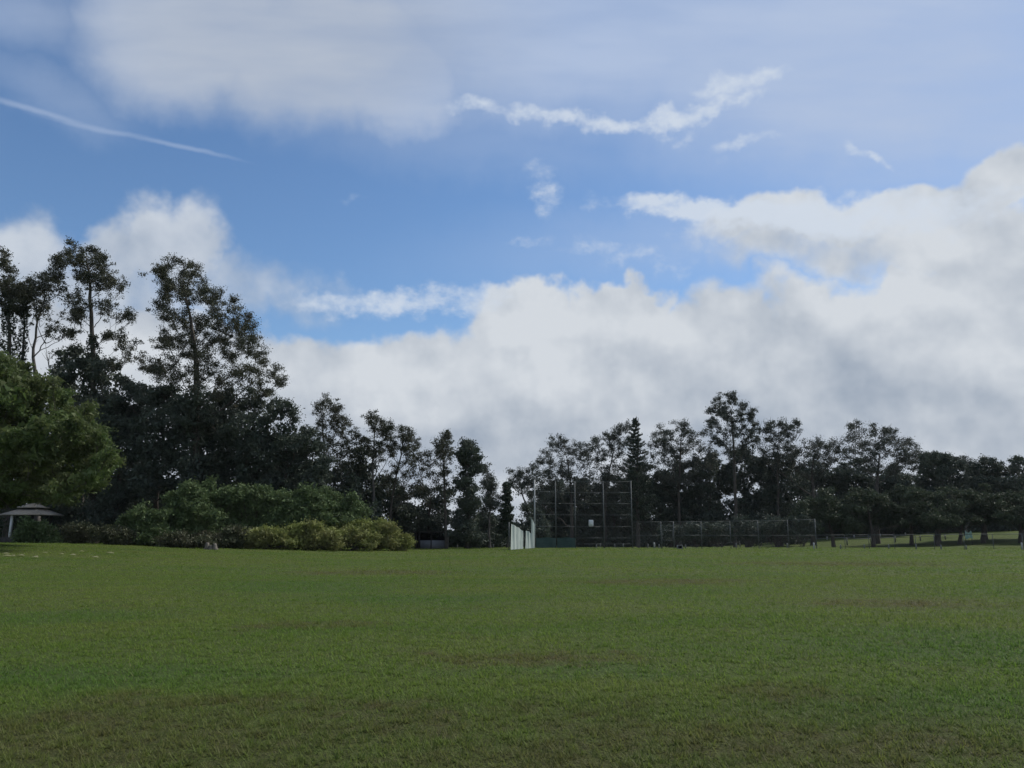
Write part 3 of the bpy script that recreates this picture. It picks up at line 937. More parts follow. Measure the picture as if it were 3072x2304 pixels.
tree('eucalyptus_tree', 'low thin grey tree in the gap below the brightest cloud', 'tree', 84, 1470,
     [(1451, 1404, 9, 4), (1463, 1436, 10, 7), (1474, 1455, 12, 12), (1462, 1482, 16, 14), (1482, 1480, 12, 14), (1455, 1455, 10, 8), (1470, 1515, 26, 16), (1490, 1520, 16, 14), (1450, 1520, 16, 14)],
     55, per=27, bark='bark_pale', mat='euc_far', tr=0.15, depth=1.0, leaf=0.22, dens=4.2, sigma=0.32)
tree('cypress_tree', 'small pointed dark conifer left of the backstop', 'tree', 84, 1520,
     [(1519, 1462, 4, 12), (1520, 1480, 8, 14), (1520, 1505, 13, 16), (1520, 1530, 17, 18), (1520, 1560, 21, 20), (1520, 1590, 22, 22)],
     56, mat='pine', style='dense', tr=0.14, depth=0.2, leaf=0.24, dens=7, sigma=0.22, per=50)
# dark understorey in front of and between them
md = [
    (1010, [(990, 1420, 40, 30), (1030, 1450, 50, 40), (980, 1490, 60, 50), (1050, 1500, 50, 40)], 'dark leafy tree at the foot of the slim twin topped eucalyptus', 78),
    (1090, [(1085, 1355, 26, 20), (1080, 1395, 36, 30), (1110, 1440, 40, 40), (1060, 1420, 36, 36), (1100, 1500, 50, 40), (1130, 1480, 30, 30)], 'dark round topped tree left of the bare pale stems', 80),
    (1180, [(1165, 1450, 26, 24), (1190, 1500, 45, 36), (1150, 1530, 50, 40), (1220, 1540, 50, 40), (1180, 1580, 70, 40)], 'dark low tree behind the yellow scrub end', 83),
    (1280, [(1260, 1480, 32, 26), (1290, 1520, 45, 36), (1330, 1490, 32, 30), (1250, 1550, 45, 30), (1320, 1560, 50, 30), (1290, 1590, 60, 26)], 'dark low tree spreading right behind the shed', 84),
    (1480, [(1460, 1570, 40, 30), (1500, 1580, 40, 26), (1470, 1615, 60, 30)], 'dark low thicket between the shed and the white cloth', 88),
    (1585, [(1590, 1545, 30, 26), (1560, 1580, 44, 30), (1610, 1590, 44, 36), (1575, 1615, 60, 28)], 'dark low thicket behind the white cloth', 95),
]
for i_, (b_, lb, lab, yy_) in enumerate(md):
    tree('dense_tree', lab, 'tree', yy_, b_, lb, 70 + i_, mat='dense', style='dense', group='dark thickets behind the shed', leaf=0.25, dens=5.0, sigma=0.40, per=40, tr=0.2)

# ------------------------------------------------------------------ scrub on the left bank
sg_ = 'green scrub on the left bank'
sc = [
    (60, [(560, 1530, 70, 60), (520, 1580, 60, 50), (600, 1590, 60, 40)], 'scrub', 'dark green bush at the left end of the scrub bank'),
    (63, [(640, 1510, 70, 50), (600, 1480, 50, 36), (690, 1540, 60, 50), (620, 1560, 70, 50)], 'scrub', 'tall green bush with arching top, second along the scrub bank'),
    (63, [(760, 1520, 70, 50), (730, 1490, 50, 34), (800, 1560, 70, 50), (740, 1580, 70, 40)], 'scrub', 'tall rounded green bush in the middle of the scrub bank'),
    (64, [(860, 1510, 70, 44), (900, 1540, 70, 50), (840, 1560, 60, 50), (910, 1490, 40, 26)], 'scrub', 'tall green bush right of the middle of the scrub bank'),
    (67, [(980, 1530, 60, 50), (960, 1500, 40, 30), (1030, 1560, 60, 40), (1060, 1520, 36, 34)], 'scrub', 'sloping green bush near the right end of the scrub bank'),
    (59, [(700, 1615, 60, 26), (740, 1600, 50, 26), (660, 1610, 50, 28)], 'dry', 'low dry olive bush at the foot of the scrub bank, left of the yellow ones'),
    (59, [(790, 1590, 50, 30), (830, 1610, 60, 30), (770, 1615, 50, 24)], 'yellow', 'leftmost yellow green bush at the foot of the scrub bank'),
    (60, [(910, 1590, 50, 28), (950, 1605, 60, 34), (890, 1615, 60, 28)], 'yellow', 'middle yellow green bush at the foot of the scrub bank'),
    (63, [(1030, 1600, 60, 36), (1000, 1620, 50, 26), (1075, 1615, 50, 28)], 'yellow', 'low olive bush beside the rightmost yellow one'),
    (66, [(1090, 1575, 56, 32), (1130, 1600, 50, 36), (1060, 1565, 40, 20)], 'yellow', 'yellow topped bush high at the right end of the scrub bank'),
    (67, [(1180, 1612, 44, 34), (1150, 1610, 44, 40), (1205, 1628, 28, 20)], 'yellow', 'rightmost yellow green bush, rounded end next to the shed'),
    (58, [(470, 1590, 60, 50), (420, 1570, 50, 60), (440, 1620, 60, 30)], 'scrub', 'dark green bush between the scrub bank and the dark tree trunks'),
    (57, [(330, 1605, 40, 26), (370, 1610, 40, 24), (290, 1605, 30, 20)], 'dry', 'low dry brown bush under the dark trees at left'),
    (58, [(250, 1600, 36, 30), (215, 1605, 30, 24)], 'dry', 'small dry bush right of the pavilion hedge'),
    (56, [(545, 1622, 40, 18), (500, 1618, 40, 22), (590, 1625, 30, 14)], 'dry', 'low brownish bush behind the pale stump'),
    (60, [(90, 1588, 34, 30), (128, 1600, 34, 28), (155, 1610, 26, 22), (66, 1610, 24, 20)], 'scrub', 'green hedge under the pavilion roof at far left'),
]
for i_, (yy_, lb, mt, lab) in enumerate(sc):
    if yy_ > 58.5 and i_ < 11:                      # the masses of the bank grow into one another
        lb = [(l[0], l[1] + (2 if mt == 'scrub' else 6), l[2] * 1.2, l[3] * (1.1 if mt == 'scrub' else (0.8, 1.12, 0.95)[q_ % 3])) for q_, l in enumerate(lb)]
    bush('scrub_bush', lab, yy_, lb, 100 + i_, mt, sg_ if mt == 'scrub' else 'yellow and dry bushes below the scrub bank', leaf=0.17 if mt != 'scrub' else 0.22, sigma=0.30)

# ------------------------------------------------------------------ trees on the right
GR = 'tree line beyond the ball field fence'
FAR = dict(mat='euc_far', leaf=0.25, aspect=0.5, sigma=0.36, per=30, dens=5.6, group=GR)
tree('eucalyptus_tree', 'small open eucalyptus leaning left beside the tall left backstop post', 'tree', 112, 1590,
     [(1545, 1421, 17, 13), (1560, 1412, 18, 11), (1593, 1421, 20, 14), (1584, 1463, 20, 12), (1530, 1445, 9, 8), (1611, 1400, 16, 12), (1562, 1445, 15, 10), (1610, 1440, 20, 16), (1622, 1475, 22, 18), (1600, 1500, 24, 14)],
     201, trunk=[(1605, 1640), (1590, 1530), (1565, 1490), (1560, 1430)], tr=0.25, depth=1.8, u=(.5, .7), **FAR)
tree('eucalyptus_tree', 'broad rounded eucalyptus right behind the left half of the backstop', 'tree', 116, 1715,
     [(1687, 1322, 22, 14), (1669, 1334, 16, 12), (1702, 1343, 24, 16), (1645, 1358, 18, 14), (1627, 1386, 16, 14), (1723, 1355, 28, 18), (1680, 1388, 36, 24), (1756, 1352, 26, 18), (1750, 1388, 36, 26), (1711, 1420, 42, 30), (1780, 1343, 18, 16),
      (1640, 1410, 26, 20), (1660, 1440, 30, 22), (1770, 1420, 30, 24), (1650, 1480, 30, 20), (1720, 1465, 36, 24)],
     202, trunk=[(1715, 1640), (1715, 1530), (1712, 1440), (1700, 1370)], tr=0.35, depth=2.6, **FAR)
tree('eucalyptus_tree', 'fine twigged eucalyptus between the backstop middle and the tiered conifer', 'tree', 118, 1815,
     [(1789, 1325, 8, 12), (1816, 1316, 17, 12), (1845, 1303, 20, 12), (1877, 1280, 15, 9), (1856, 1290, 12, 9), (1832, 1335, 26, 18), (1874, 1328, 30, 20), (1856, 1360, 34, 24), (1812, 1360, 26, 20), (1875, 1400, 30, 26), (1835, 1420, 26, 20),
      (1800, 1400, 22, 18), (1870, 1440, 28, 20), (1810, 1450, 26, 18)],
     203, trunk=[(1815, 1640), (1815, 1500), (1825, 1420), (1845, 1340)], tr=0.3, depth=2.2, **FAR)
tree('eucalyptus_tree', 'broad eucalyptus with an umbrella tip right of the tiered conifer', 'tree', 118, 2040,
     [(2042, 1269, 18, 7), (2052, 1287, 18, 10), (2012, 1300, 16, 10), (2030, 1318, 26, 16), (2075, 1318, 30, 18), (2111, 1298, 20, 12), (2054, 1346, 40, 24), (2102, 1346, 32, 22), (2012, 1346, 32, 22), (1982, 1294, 18, 14), (1967, 1325, 18, 14),
      (1990, 1335, 26, 20), (2000, 1378, 40, 26), (2060, 1390, 45, 28), (2110, 1390, 36, 26), (1960, 1365, 26, 22), (2020, 1430, 50, 30)],
     204, trunk=[(2040, 1640), (2035, 1480), (2040, 1400), (2044, 1300)], tr=0.35, depth=2.6, **FAR)
tree('eucalyptus_tree', 'tallest tree of the right tree line, candelabra crown of upright tufts', 'tree', 114, 2206,
     [(2191, 1182, 12, 8), (2191, 1203, 12, 12), (2158, 1208, 14, 12), (2157, 1228, 12, 10), (2136, 1228, 6, 10), (2229, 1214, 9, 14), (2256, 1229, 10, 12), (2249, 1246, 11, 8), (2187, 1234, 11, 14), (2170, 1250, 15, 12), (2193, 1262, 14, 16), (2223, 1257, 15, 14), (2133, 1262, 8, 8),
      (2151, 1277, 16, 12), (2235, 1277, 26, 16), (2265, 1283, 13, 8), (2193, 1292, 24, 18), (2169, 1315, 22, 16), (2250, 1298, 22, 14), (2229, 1340, 28, 18), (2190, 1345, 26, 18), (2262, 1320, 16, 12), (2145, 1310, 18, 14)],
     205, trunk=[(2206, 1640), (2206, 1440), (2200, 1340), (2192, 1230)], tr=0.36, depth=1.9, u=(.62, .84), **{**FAR, 'sigma': 0.30})
tree('eucalyptus_tree', 'half bare tree with antler like dead twigs and small leaf tufts on top', 'tree', 118, 2335,
     [(2307, 1275, 9, 7), (2301, 1295, 10, 8), (2351, 1271, 14, 6), (2356, 1294, 10, 8), (2395, 1265, 10, 5), (2374, 1283, 5, 4), (2286, 1322, 20, 14), (2319, 1320, 16, 14), (2362, 1318, 20, 14), (2335, 1340, 24, 16), (2300, 1350, 26, 18), (2380, 1340, 20, 16)],
     206, trunk=[(2335, 1640), (2335, 1460), (2330, 1390), (2335, 1330)], tr=0.28, depth=1.8, u=(.66, .85), **{**FAR, 'dens': 4.0, 'sigma': 0.30},
     twigs=[(2290, 1315, 2277, 1262), (2295, 1310, 2290, 1258), (2305, 1300, 2311, 1250), (2320, 1310, 2325, 1268), (2360, 1300, 2338, 1255), (2356, 1300, 2360, 1250), (2385, 1320, 2394, 1268), (2387, 1325, 2408, 1290), (2380, 1320, 2382, 1280)])
tree('eucalyptus_tree', 'level topped dark tree between the antler twigs and the wide domed tree', 'tree', 117, 2440,
     [(2331, 1365, 36, 24), (2386, 1358, 36, 22), (2437, 1328, 26, 14), (2467, 1330, 22, 12), (2452, 1362, 36, 24), (2490, 1345, 22, 14), (2410, 1385, 40, 26), (2500, 1375, 30, 22), (2470, 1405, 40, 26), (2520, 1325, 14, 16), (2535, 1350, 22, 20)],
     207, trunk=[(2440, 1640), (2440, 1470), (2435, 1400), (2450, 1350)], tr=0.33, depth=2.4, **{**FAR, 'dens': 5.4})
tree('eucalyptus_tree', 'wide domed tree, broadest crown of the right tree line', 'tree', 112, 2640,
     [(2562, 1280, 11, 12), (2552, 1298, 15, 14), (2595, 1288, 22, 12), (2630, 1291, 26, 12), (2652, 1306, 28, 14), (2670, 1299, 10, 10), (2690, 1320, 26, 14), (2717, 1328, 20, 12), (2744, 1350, 22, 14), (2758, 1362, 16, 12), (2581, 1328, 32, 20), (2622, 1328, 32, 20),
      (2663, 1350, 38, 22), (2712, 1366, 38, 24), (2595, 1366, 34, 22), (2640, 1388, 34, 22), (2560, 1350, 26, 20), (2740, 1385, 28, 20), (2690, 1400, 34, 22), (2600, 1405, 30, 20)],
     208, trunk=[(2630, 1640), (2628, 1500), (2632, 1430), (2640, 1360)], tr=0.42, depth=3.0, u=(.52, .72), **{**FAR, 'dens': 4.8}, twigs=[(2722, 1335, 2731, 1316)])
DN = dict(mat='dense', style='dense', leaf=0.27, aspect=0.55, sigma=0.42, per=38, dens=5.2, group=GR)
tree('dense_tree', 'compact dark dome shaped tree right of the wide domed tree', 'tree', 110, 2815,
     [(2804, 1373, 24, 14), (2826, 1366, 20, 12), (2785, 1376, 20, 14), (2853, 1390, 28, 18), (2771, 1404, 28, 20), (2874, 1400, 18, 14), (2812, 1415, 56, 32), (2858, 1440, 50, 40), (2785, 1450, 55, 40), (2830, 1490, 80, 50), (2860, 1540, 80, 50)],
     209, tr=0.4, **DN)
tree('eucalyptus_tree', 'thin pale see through tree in the gap between two dark domes', 'tree', 126, 2900,
     [(2901, 1383, 24, 10), (2888, 1395, 14, 10), (2915, 1394, 14, 10), (2900, 1405, 16, 12)],
     210, bark='bark_pale', trunk=[(2900, 1640), (2900, 1480), (2901, 1430), (2901, 1400)], tr=0.2, depth=0.8, u=(.75, .9), **{**FAR, 'dens': 3.4})
tree('dense_tree', 'dark tree with round tufts, second from the right edge', 'tree', 113, 2955,
     [(2961, 1385, 22, 12), (2984, 1394, 22, 16), (2934, 1405, 26, 16), (2920, 1425, 24, 20), (2961, 1422, 34, 22), (2994, 1415, 16, 14), (2950, 1460, 55, 36), (2990, 1460, 40, 36), (2960, 1520, 80, 50)],
     211, tr=0.4, **DN)
tree('dense_tree', 'dark tree with round tufts cut by the right edge', 'tree', 111, 3070,
     [(3056, 1388, 26, 14), (3028, 1412, 26, 18), (3066, 1415, 34, 22), (3110, 1395, 36, 24), (3040, 1460, 55, 40), (3100, 1460, 60, 50), (3060, 1520, 80, 50), (3140, 1500, 70, 60)],
     212, tr=0.4, **DN)
# understorey of the right tree line
ul = [
    (1650, 121, [(1640, 1500, 40, 30), (1670, 1520, 50, 34), (1630, 1550, 50, 34), (1680, 1570, 50, 34), (1650, 1610, 70, 34)], 'dark understorey tree seen through the two left backstop panels'),
    (1745, 122, [(1740, 1490, 50, 30), (1770, 1530, 50, 36), (1730, 1550, 50, 34), (1760, 1590, 60, 40), (1740, 1620, 70, 30)], 'dark understorey tree behind the middle of the backstop'),
    (1840, 122, [(1830, 1480, 46, 30), (1860, 1520, 55, 40), (1820, 1550, 50, 36), (1860, 1590, 60, 40), (1830, 1620, 70, 30)], 'dark understorey tree behind the plate on the backstop'),
    (1930, 121, [(1920, 1450, 50, 40), (1950, 1500, 55, 40), (1910, 1540, 50, 40), (1950, 1590, 60, 40), (1930, 1620, 70, 30)], 'dark understorey tree at the foot of the tiered conifer'),
    (2030, 122, [(2020, 1450, 55, 36), (2050, 1500, 60, 44), (2000, 1540, 55, 40), (2040, 1590, 70, 40)], 'dark understorey tree behind the fence gate'),
    (2130, 121, [(2120, 1420, 46, 34), (2150, 1470, 55, 40), (2110, 1520, 60, 40), (2140, 1580, 70, 44)], 'dark understorey tree left of the tallest right tree trunk'),
    (2240, 122, [(2250, 1400, 44, 30), (2230, 1450, 50, 40), (2270, 1500, 55, 40), (2220, 1540, 60, 40), (2250, 1590, 70, 40)], 'dark understorey tree right of the tallest right tree trunk'),
    (2345, 121, [(2330, 1420, 50, 34), (2370, 1460, 50, 40), (2320, 1500, 55, 40), (2360, 1550, 60, 44), (2340, 1600, 70, 34)], 'dark understorey tree below the antler like twigs'),
    (2450, 122, [(2430, 1440, 50, 36), (2480, 1460, 50, 40), (2450, 1510, 60, 44), (2440, 1570, 70, 44)], 'dark understorey tree below the level topped tree'),
    (2560, 121, [(2540, 1430, 46, 34), (2590, 1460, 50, 40), (2550, 1500, 60, 40), (2580, 1550, 70, 40)], 'dark understorey tree left under the wide domed tree'),
    (2680, 122, [(2660, 1450, 46, 34), (2710, 1450, 50, 36), (2690, 1500, 60, 44), (2670, 1550, 70, 40)], 'dark understorey tree right under the wide domed tree'),
    (2780, 127, [(2770, 1530, 60, 40), (2800, 1570, 70, 30)], 'low dark thicket deep behind the compact dome shaped tree'),
    (2900, 127, [(2890, 1460, 50, 40), (2910, 1520, 60, 40), (2890, 1565, 70, 26)], 'low dark thicket deep behind the pale tarp'),
    (3020, 127, [(3010, 1470, 60, 40), (3040, 1520, 70, 40), (3010, 1565, 70, 26)], 'low dark thicket deep behind the rightmost paddock trees'),
]
for i_, (b_, yy_, lb, lab) in enumerate(ul):
    if i_ < 11:                                     # a looser upper storey on each of them
        t0 = min(l[1] for l in lb)
        lb = lb + [(b_ - 28, t0 - 22, 32, 22), (b_ + 30, t0 - 14, 34, 24), (b_ + 4, t0 - 44, 28, 18), (b_ - 40, t0 + 20, 36, 26), (b_ + 44, t0 + 24, 36, 26)]
    yy_ = yy_ + (12 if b_ >= 2450 else 0)
    tree('dense_tree', lab, 'tree', yy_, b_, lb, 230 + i_, tr=0.26, **{**DN, 'group': 'dark understorey of the right tree line', 'dens': 4.8})
# paddock trees with short thick trunks in front of it
pg_ = 'low spreading trees in the paddock'
pl = [
    (2502, 103, [(2440, 1510, 36, 24), (2480, 1495, 36, 22), (2460, 1545, 50, 34), (2510, 1530, 46, 32), (2530, 1560, 40, 24), (2430, 1570, 36, 28)], 'greenest low spreading tree, just right of the tall fence end post'),
    (2622, 104, [(2560, 1500, 40, 26), (2610, 1490, 40, 24), (2590, 1540, 50, 34), (2640, 1530, 46, 34), (2560, 1575, 36, 18), (2660, 1565, 40, 20)], 'low spreading tree with a flared trunk in the middle of the paddock'),
    (2735, 106, [(2690, 1490, 40, 26), (2740, 1500, 46, 26), (2720, 1540, 50, 32), (2770, 1550, 46, 28), (2700, 1570, 40, 18)], 'greyish low spreading tree with a leaning stem right of the flared trunk'),
    (2815, 101, [(2800, 1500, 50, 36), (2850, 1520, 50, 34), (2790, 1550, 46, 26), (2840, 1560, 46, 20)], 'low dark tree with the thickest trunk in the paddock'),
    (2880, 104, [(2890, 1500, 50, 36), (2930, 1530, 50, 34), (2880, 1555, 46, 24)], 'low dark tree left beside the pale tarp'),
    (2952, 106, [(2960, 1500, 50, 36), (2990, 1540, 50, 34), (2940, 1560, 46, 20)], 'low dark tree right of the pale tarp'),
    (3062, 102, [(3040, 1500, 50, 36), (3080, 1540, 50, 34), (3030, 1560, 46, 20), (3110, 1500, 60, 50)], 'low dark tree at the right edge, last in the paddock'),
]
for i_, (b_, yy_, lb, lab) in enumerate(pl):
    tree('paddock_tree', lab, 'tree', yy_, b_, lb, 260 + i_, mat='paddock', style='dense', tr=0.27, rag=(5, 0.6, 1.3), leaf=0.27, sigma=0.38, per=40, dens=5.6, group=pg_)
bl = [
    (2080, 96, [(2070, 1600, 30, 24), (2100, 1590, 34, 26)], 'small dark green bush behind the fence right of the gate'),
    (2150, 97, [(2140, 1590, 36, 26), (2175, 1600, 30, 22)], 'small green bush behind the second panel right of the gate'),
    (2235, 98, [(2230, 1580, 40, 30), (2260, 1600, 30, 20)], 'green bush where the white rail begins'),
    (2320, 99, [(2310, 1575, 40, 26), (2345, 1585, 34, 20)], 'grey green bush above the white rail'),
    (2400, 99, [(2390, 1575, 40, 26), (2420, 1585, 30, 20)], 'grey green bush behind the last tall fence panel'),
    (2010, 97, [(1995, 1605, 30, 24), (2025, 1600, 26, 24)], 'small dark bush behind the gate'),
]
for i_, (b_, yy_, lb, lab) in enumerate(bl):
    bush('scrub_bush', lab, yy_, lb, 280 + i_, 'dense', 'bushes behind the tall fence', leaf=0.26, sigma=0.36)

# tiered conifer: whorls of level branches with upturned tips
def tiered_pine(px, Y, ytop, seed, label):
    rng = np.random.default_rng(seed)
    b = np.array(on_ground(px, Y))
    t = np.array(P(px, ytop, Y))
    root = empty('tiered_pine', b, label, 'tree', GR)
    wood, fol = MB(), MB()
    h = t[2] - b[2]
    wood.tube(np.array([b + [0, 0, -0.3], b + [0.05, 0, h * 0.5], t]), [0.3, 0.2, 0.03], 7)
    z = h * 0.22
    while z < h - 0.15:
        f = 1 - z / h
        ln = 0.25 + 4.2 * f ** 0.85
        for q in range(7):
            a = q * 2 * math.pi / 7 + rng.uniform(-.2, .2) + z
            l_ = ln * rng.uniform(0.5, 1.12)
            dr = np.array([math.cos(a), math.sin(a), 0])
            s = np.array([b[0] + 0.05 * (1 - f), b[1], b[2] + z + rng.normal() * 0.12])
            e = s + dr * l_ + np.array([0, 0, rng.uniform(0.12, 0.55) * l_])
            m_ = s + dr * l_ * 0.6 + np.array([0, 0, -0.02 * l_])
            pth = bez(s, m_, e, 7)
            wood.tube(pth, np.linspace(0.045, 0.012, 7), 3)
            k_ = int(26 + 60 * l_)
            tq = rng.uniform(0.15, 1.0, k_)
            c = np.stack([np.interp(tq, np.linspace(0, 1, 7), pth[:, i]) for i in range(3)], 1)
            sd_ = np.cross(dr, [0, 0, 1])
            c += sd_ * (rng.normal(size=k_) * 0.13 * min(l_, 2))[:, None] + np.array([0, 0, 1]) * np.abs(rng.normal(size=k_) * 0.10)[:, None]
            leaves(fol, c, 0.22, 0.45, -0.8, rng)
        z += 0.35 + 0.62 * f
    wood.build('trunk', M['bark'], root, b, True)
    fol.build('crown', M['pine'], root, b)


tiered_pine(1915, 113, 1253, 300, 'pointed tiered conifer with whorled branches above the right backstop end')

# ------------------------------------------------------------------ far undergrowth: one dark mass nobody could count
rng = np.random.default_rng(77)
for (x0, x1, Y0, ylo, yhi, lab, nn) in ((-260, 1150, 76, 1430, 1650, 'dark tangled undergrowth behind the left scrub and trees', 40000),
                                        (1120, 1640, 92, 1540, 1650, 'dark tangled undergrowth behind the shed', 15000),
                                        (1560, 3300, 138, 1525, 1650, 'dark tangled undergrowth under the right tree line', 52000),
                                        (150, 980, 79, 1330, 1650, 'dark mass of wood behind the tallest eucalyptus', 34000),
                                        (1600, 3300, 146, 1440, 1650, 'dark mass of wood far behind the right tree line', 60000)):
    u_ = MB()
    px_ = rng.uniform(x0, x1, nn)
    dd = rng.uniform(-2.0, 2.0, nn)
    hmax = (1598 - ylo) / F * Y0 + EYE
    t_ = rng.uniform(0, 1, nn)
    X_ = (px_ - 1536) / F * Y0 * 1.02
    Y_ = Y0 + dd
    g0 = zg(X_, Y_)
    top_ = hmax * (0.62 + 0.25 * np.sin(px_ * 0.031) + 0.16 * np.sin(px_ * 0.083 + 1) + 0.08 * np.sin(px_ * 0.21))
    Z_ = g0 + 0.05 + t_ * np.maximum(top_, 0.8)
    leaves(u_, np.stack([X_, Y_, Z_], 1), 0.68 if Y0 > 100 else 0.45, 0.6, 0.2, rng)
    tag(u_.build('undergrowth', M['dense']), lab, 'undergrowth', kind='stuff')

# ------------------------------------------------------------------ materials of built things
M['steel'] = solid_mat('galvanised_steel', (0.085, 0.094, 0.092), (0.13, 0.14, 0.137), 6.0, 0.65, 0.2)
M['wire'] = solid_mat('fence_wire', (0.06, 0.065, 0.065), (0.09, 0.095, 0.095), 9.0, 0.7, 0.2)
M['post_pale'] = solid_mat('pale_post', (0.26, 0.28, 0.28), (0.36, 0.38, 0.37), 5.0, 0.6, 0.2)
M['screen'] = solid_mat('green_windscreen', (0.022, 0.048, 0.043), (0.036, 0.068, 0.062), 2.2, 0.8, stretch=(1, 1, 3))
M['cloth'] = solid_mat('pale_shade_cloth', (0.34, 0.40, 0.37), (0.50, 0.55, 0.51), 2.0, 0.85, bump=0.15, stretch=(5, 5, 0.5))
M['plate'] = solid_mat('white_plate', (0.55, 0.57, 0.58), (0.68, 0.70, 0.70), 3.0, 0.5)
M['white'] = solid_mat('white_paint', (0.30, 0.31, 0.30), (0.45, 0.46, 0.44), 7.0, 0.7)
M['weathered'] = solid_mat('weathered_white', (0.13, 0.14, 0.14), (0.21, 0.22, 0.21), 7.0, 0.8)
M['roof'] = solid_mat('pavilion_roof', (0.22, 0.195, 0.155), (0.31, 0.28, 0.23), 7.0, 0.8, bump=0.2)
M['timber'] = solid_mat('dark_timber', (0.03, 0.028, 0.026), (0.06, 0.055, 0.05), 5.0, 0.8)
M['shed_wall'] = solid_mat('shed_wall', (0.02, 0.02, 0.022), (0.035, 0.035, 0.038), 3.0, 0.8)
M['shed_panel'] = solid_mat('shed_panel', (0.15, 0.16, 0.18), (0.20, 0.21, 0.235), 2.0, 0.7)
M['tarp'] = solid_mat('pale_green_tarp', (0.20, 0.32, 0.27), (0.28, 0.40, 0.35), 3.0, 0.7)
M['dead_leaf'] = solid_mat('dead_leaf', (0.13, 0.13, 0.06), (0.21, 0.21, 0.11), 6.0, 0.8)
M['stump'] = solid_mat('stump_wood', (0.10, 0.09, 0.075), (0.19, 0.17, 0.145), 5.0, 0.9, bump=0.3)


def pole(name, a, b, r, mat, parent, o, sides=8):
    m_ = MB()
    m_.tube(np.array([a, b], float), [r, r], sides, cap=True)
    return m_.build(name, M[mat], parent, o)


def chain(parent, o, A, B, za0, za1, zb0, zb1, pitch=0.075, r=0.0018):
    """chain-link wires between two posts: crossing diagonals clipped to the panel"""
    A = np.array(A[:2])
    B = np.array(B[:2])
    ln = np.linalg.norm(B - A)
    h = ((za1 - za0) + (zb1 - zb0)) / 2
    m_ = MB()
    nrm = np.array([-(B - A)[1], (B - A)[0]]) / ln
    for sgn in (1, -1):
        k0 = np.arange(-h, ln, pitch * 1.414)
        for s0 in k0:
            x0, x1 = max(0, s0), min(ln, s0 + h)
            if x1 - x0 < 0.02:
                continue
            z0, z1 = x0 - s0, x1 - s0
            if sgn < 0:
                z0, z1 = h - z0, h - z1
            pts = []
            for x_, z_ in ((x0, z0), (x1, z1)):
                f_ = x_ / ln
                zb_ = za0 + (zb0 - za0) * f_
                zt_ = za1 + (zb1 - za1) * f_
                p_ = A + (B - A) * f_ + nrm * sgn * r
                pts.append((p_[0], p_[1], zb_ + (zt_ - zb_) * z_ / h))
            m_.tube(np.array(pts), [r, r], 3)
    return tag(m_.build('chain_link', M['wire'], parent, o), kind='stuff')


# ------------------------------------------------------------------ backstop
# foot and height of each post; the two left bays swing towards the camera
bp_ = []
for (px, yt, Y) in ((1604.5, 1439, 80.6), (1668, 1443, 81.9), (1727, 1443.5, 83.0), (1813, 1444, 83.1), (1898, 1442, 83.0)):
    x, y, z = on_ground(px, Y)
    bp_.append((np.array([x, y, z]), P(px, yt, Y)[2]))
o = bp_[2][0].copy()
bs = empty('baseball_backstop', o, 'tall grey steel backstop with wire mesh, green screen and white plate', 'backstop')
for i_, (p_, zt) in enumerate(bp_):
    pole('post', p_ - [0, 0, 0.2], [p_[0], p_[1], zt], 0.075 if i_ == 0 else 0.055, 'post_pale' if i_ == 0 else 'steel', bs, o)
H0 = 6.9
rows = [(1445, 1, 4), (1478, 0, 4), (1511, 0, 4), (1545, 0, 4), (1580, 0, 4), (1614, 2, 4), (1632, 2, 4)]
for (yy_, i0, i1) in rows:
    zr = P(1813, yy_, 83.0)[2]
    for i_ in range(i0, i1):
        a, b = bp_[i_][0].copy(), bp_[i_ + 1][0].copy()
        a[2] = b[2] = zr
        dv = (b - a) / np.linalg.norm(b - a) * 0.05
        pole('rail', a + dv - [0, 0.06, 0], b - dv - [0, 0.06, 0], 0.024, 'steel', bs, o, 6)
for i_ in range(4):
    a, b = bp_[i_], bp_[i_ + 1]
    chain(bs, o, a[0], b[0], a[0][2] + 0.06, a[1] - 0.05, b[0][2] + 0.06, b[1] - 0.05)
for i_ in (0, 1):                                   # green windscreen laced to the two left bays
    a, b = bp_[i_][0], bp_[i_ + 1][0]
    zt = P(1700, 1613, 82)[2]
    m_ = MB()
    ns, nz = 10, 5
    dv = b - a
    nrm = np.array([dv[1], -dv[0], 0]) / np.linalg.norm(dv)
    vv, th = [], 0.02
    for side in (0, 1):
        for r_ in range(nz):
            for c_ in range(ns):
                f_ = 0.03 + 0.94 * c_ / (ns - 1)
                g_ = r_ / (nz - 1)
                bulge = 0.05 * math.sin(f_ * math.pi * 3 + i_) * math.sin(g_ * math.pi) + 0.09
                p_ = a + dv * f_ + nrm * (bulge + th * side)
                vv.append((p_[0], p_[1], a[2] + 0.03 + (zt - 0.03 - a[2] - 0.04 * math.sin(f_ * 9)) * g_))
    ff = []
    for side in (0, 1):
        for r_ in range(nz - 1):
            for c_ in range(ns - 1):
                q_ = side * ns * nz + r_ * ns + c_
                ff.append((q_, q_ + 1, q_ + ns + 1, q_ + ns))
    m_.add(vv, ff)
    tag(m_.build('windscreen', M['screen'], bs, o, True), 'dark green windscreen panel at the bottom of the backstop')
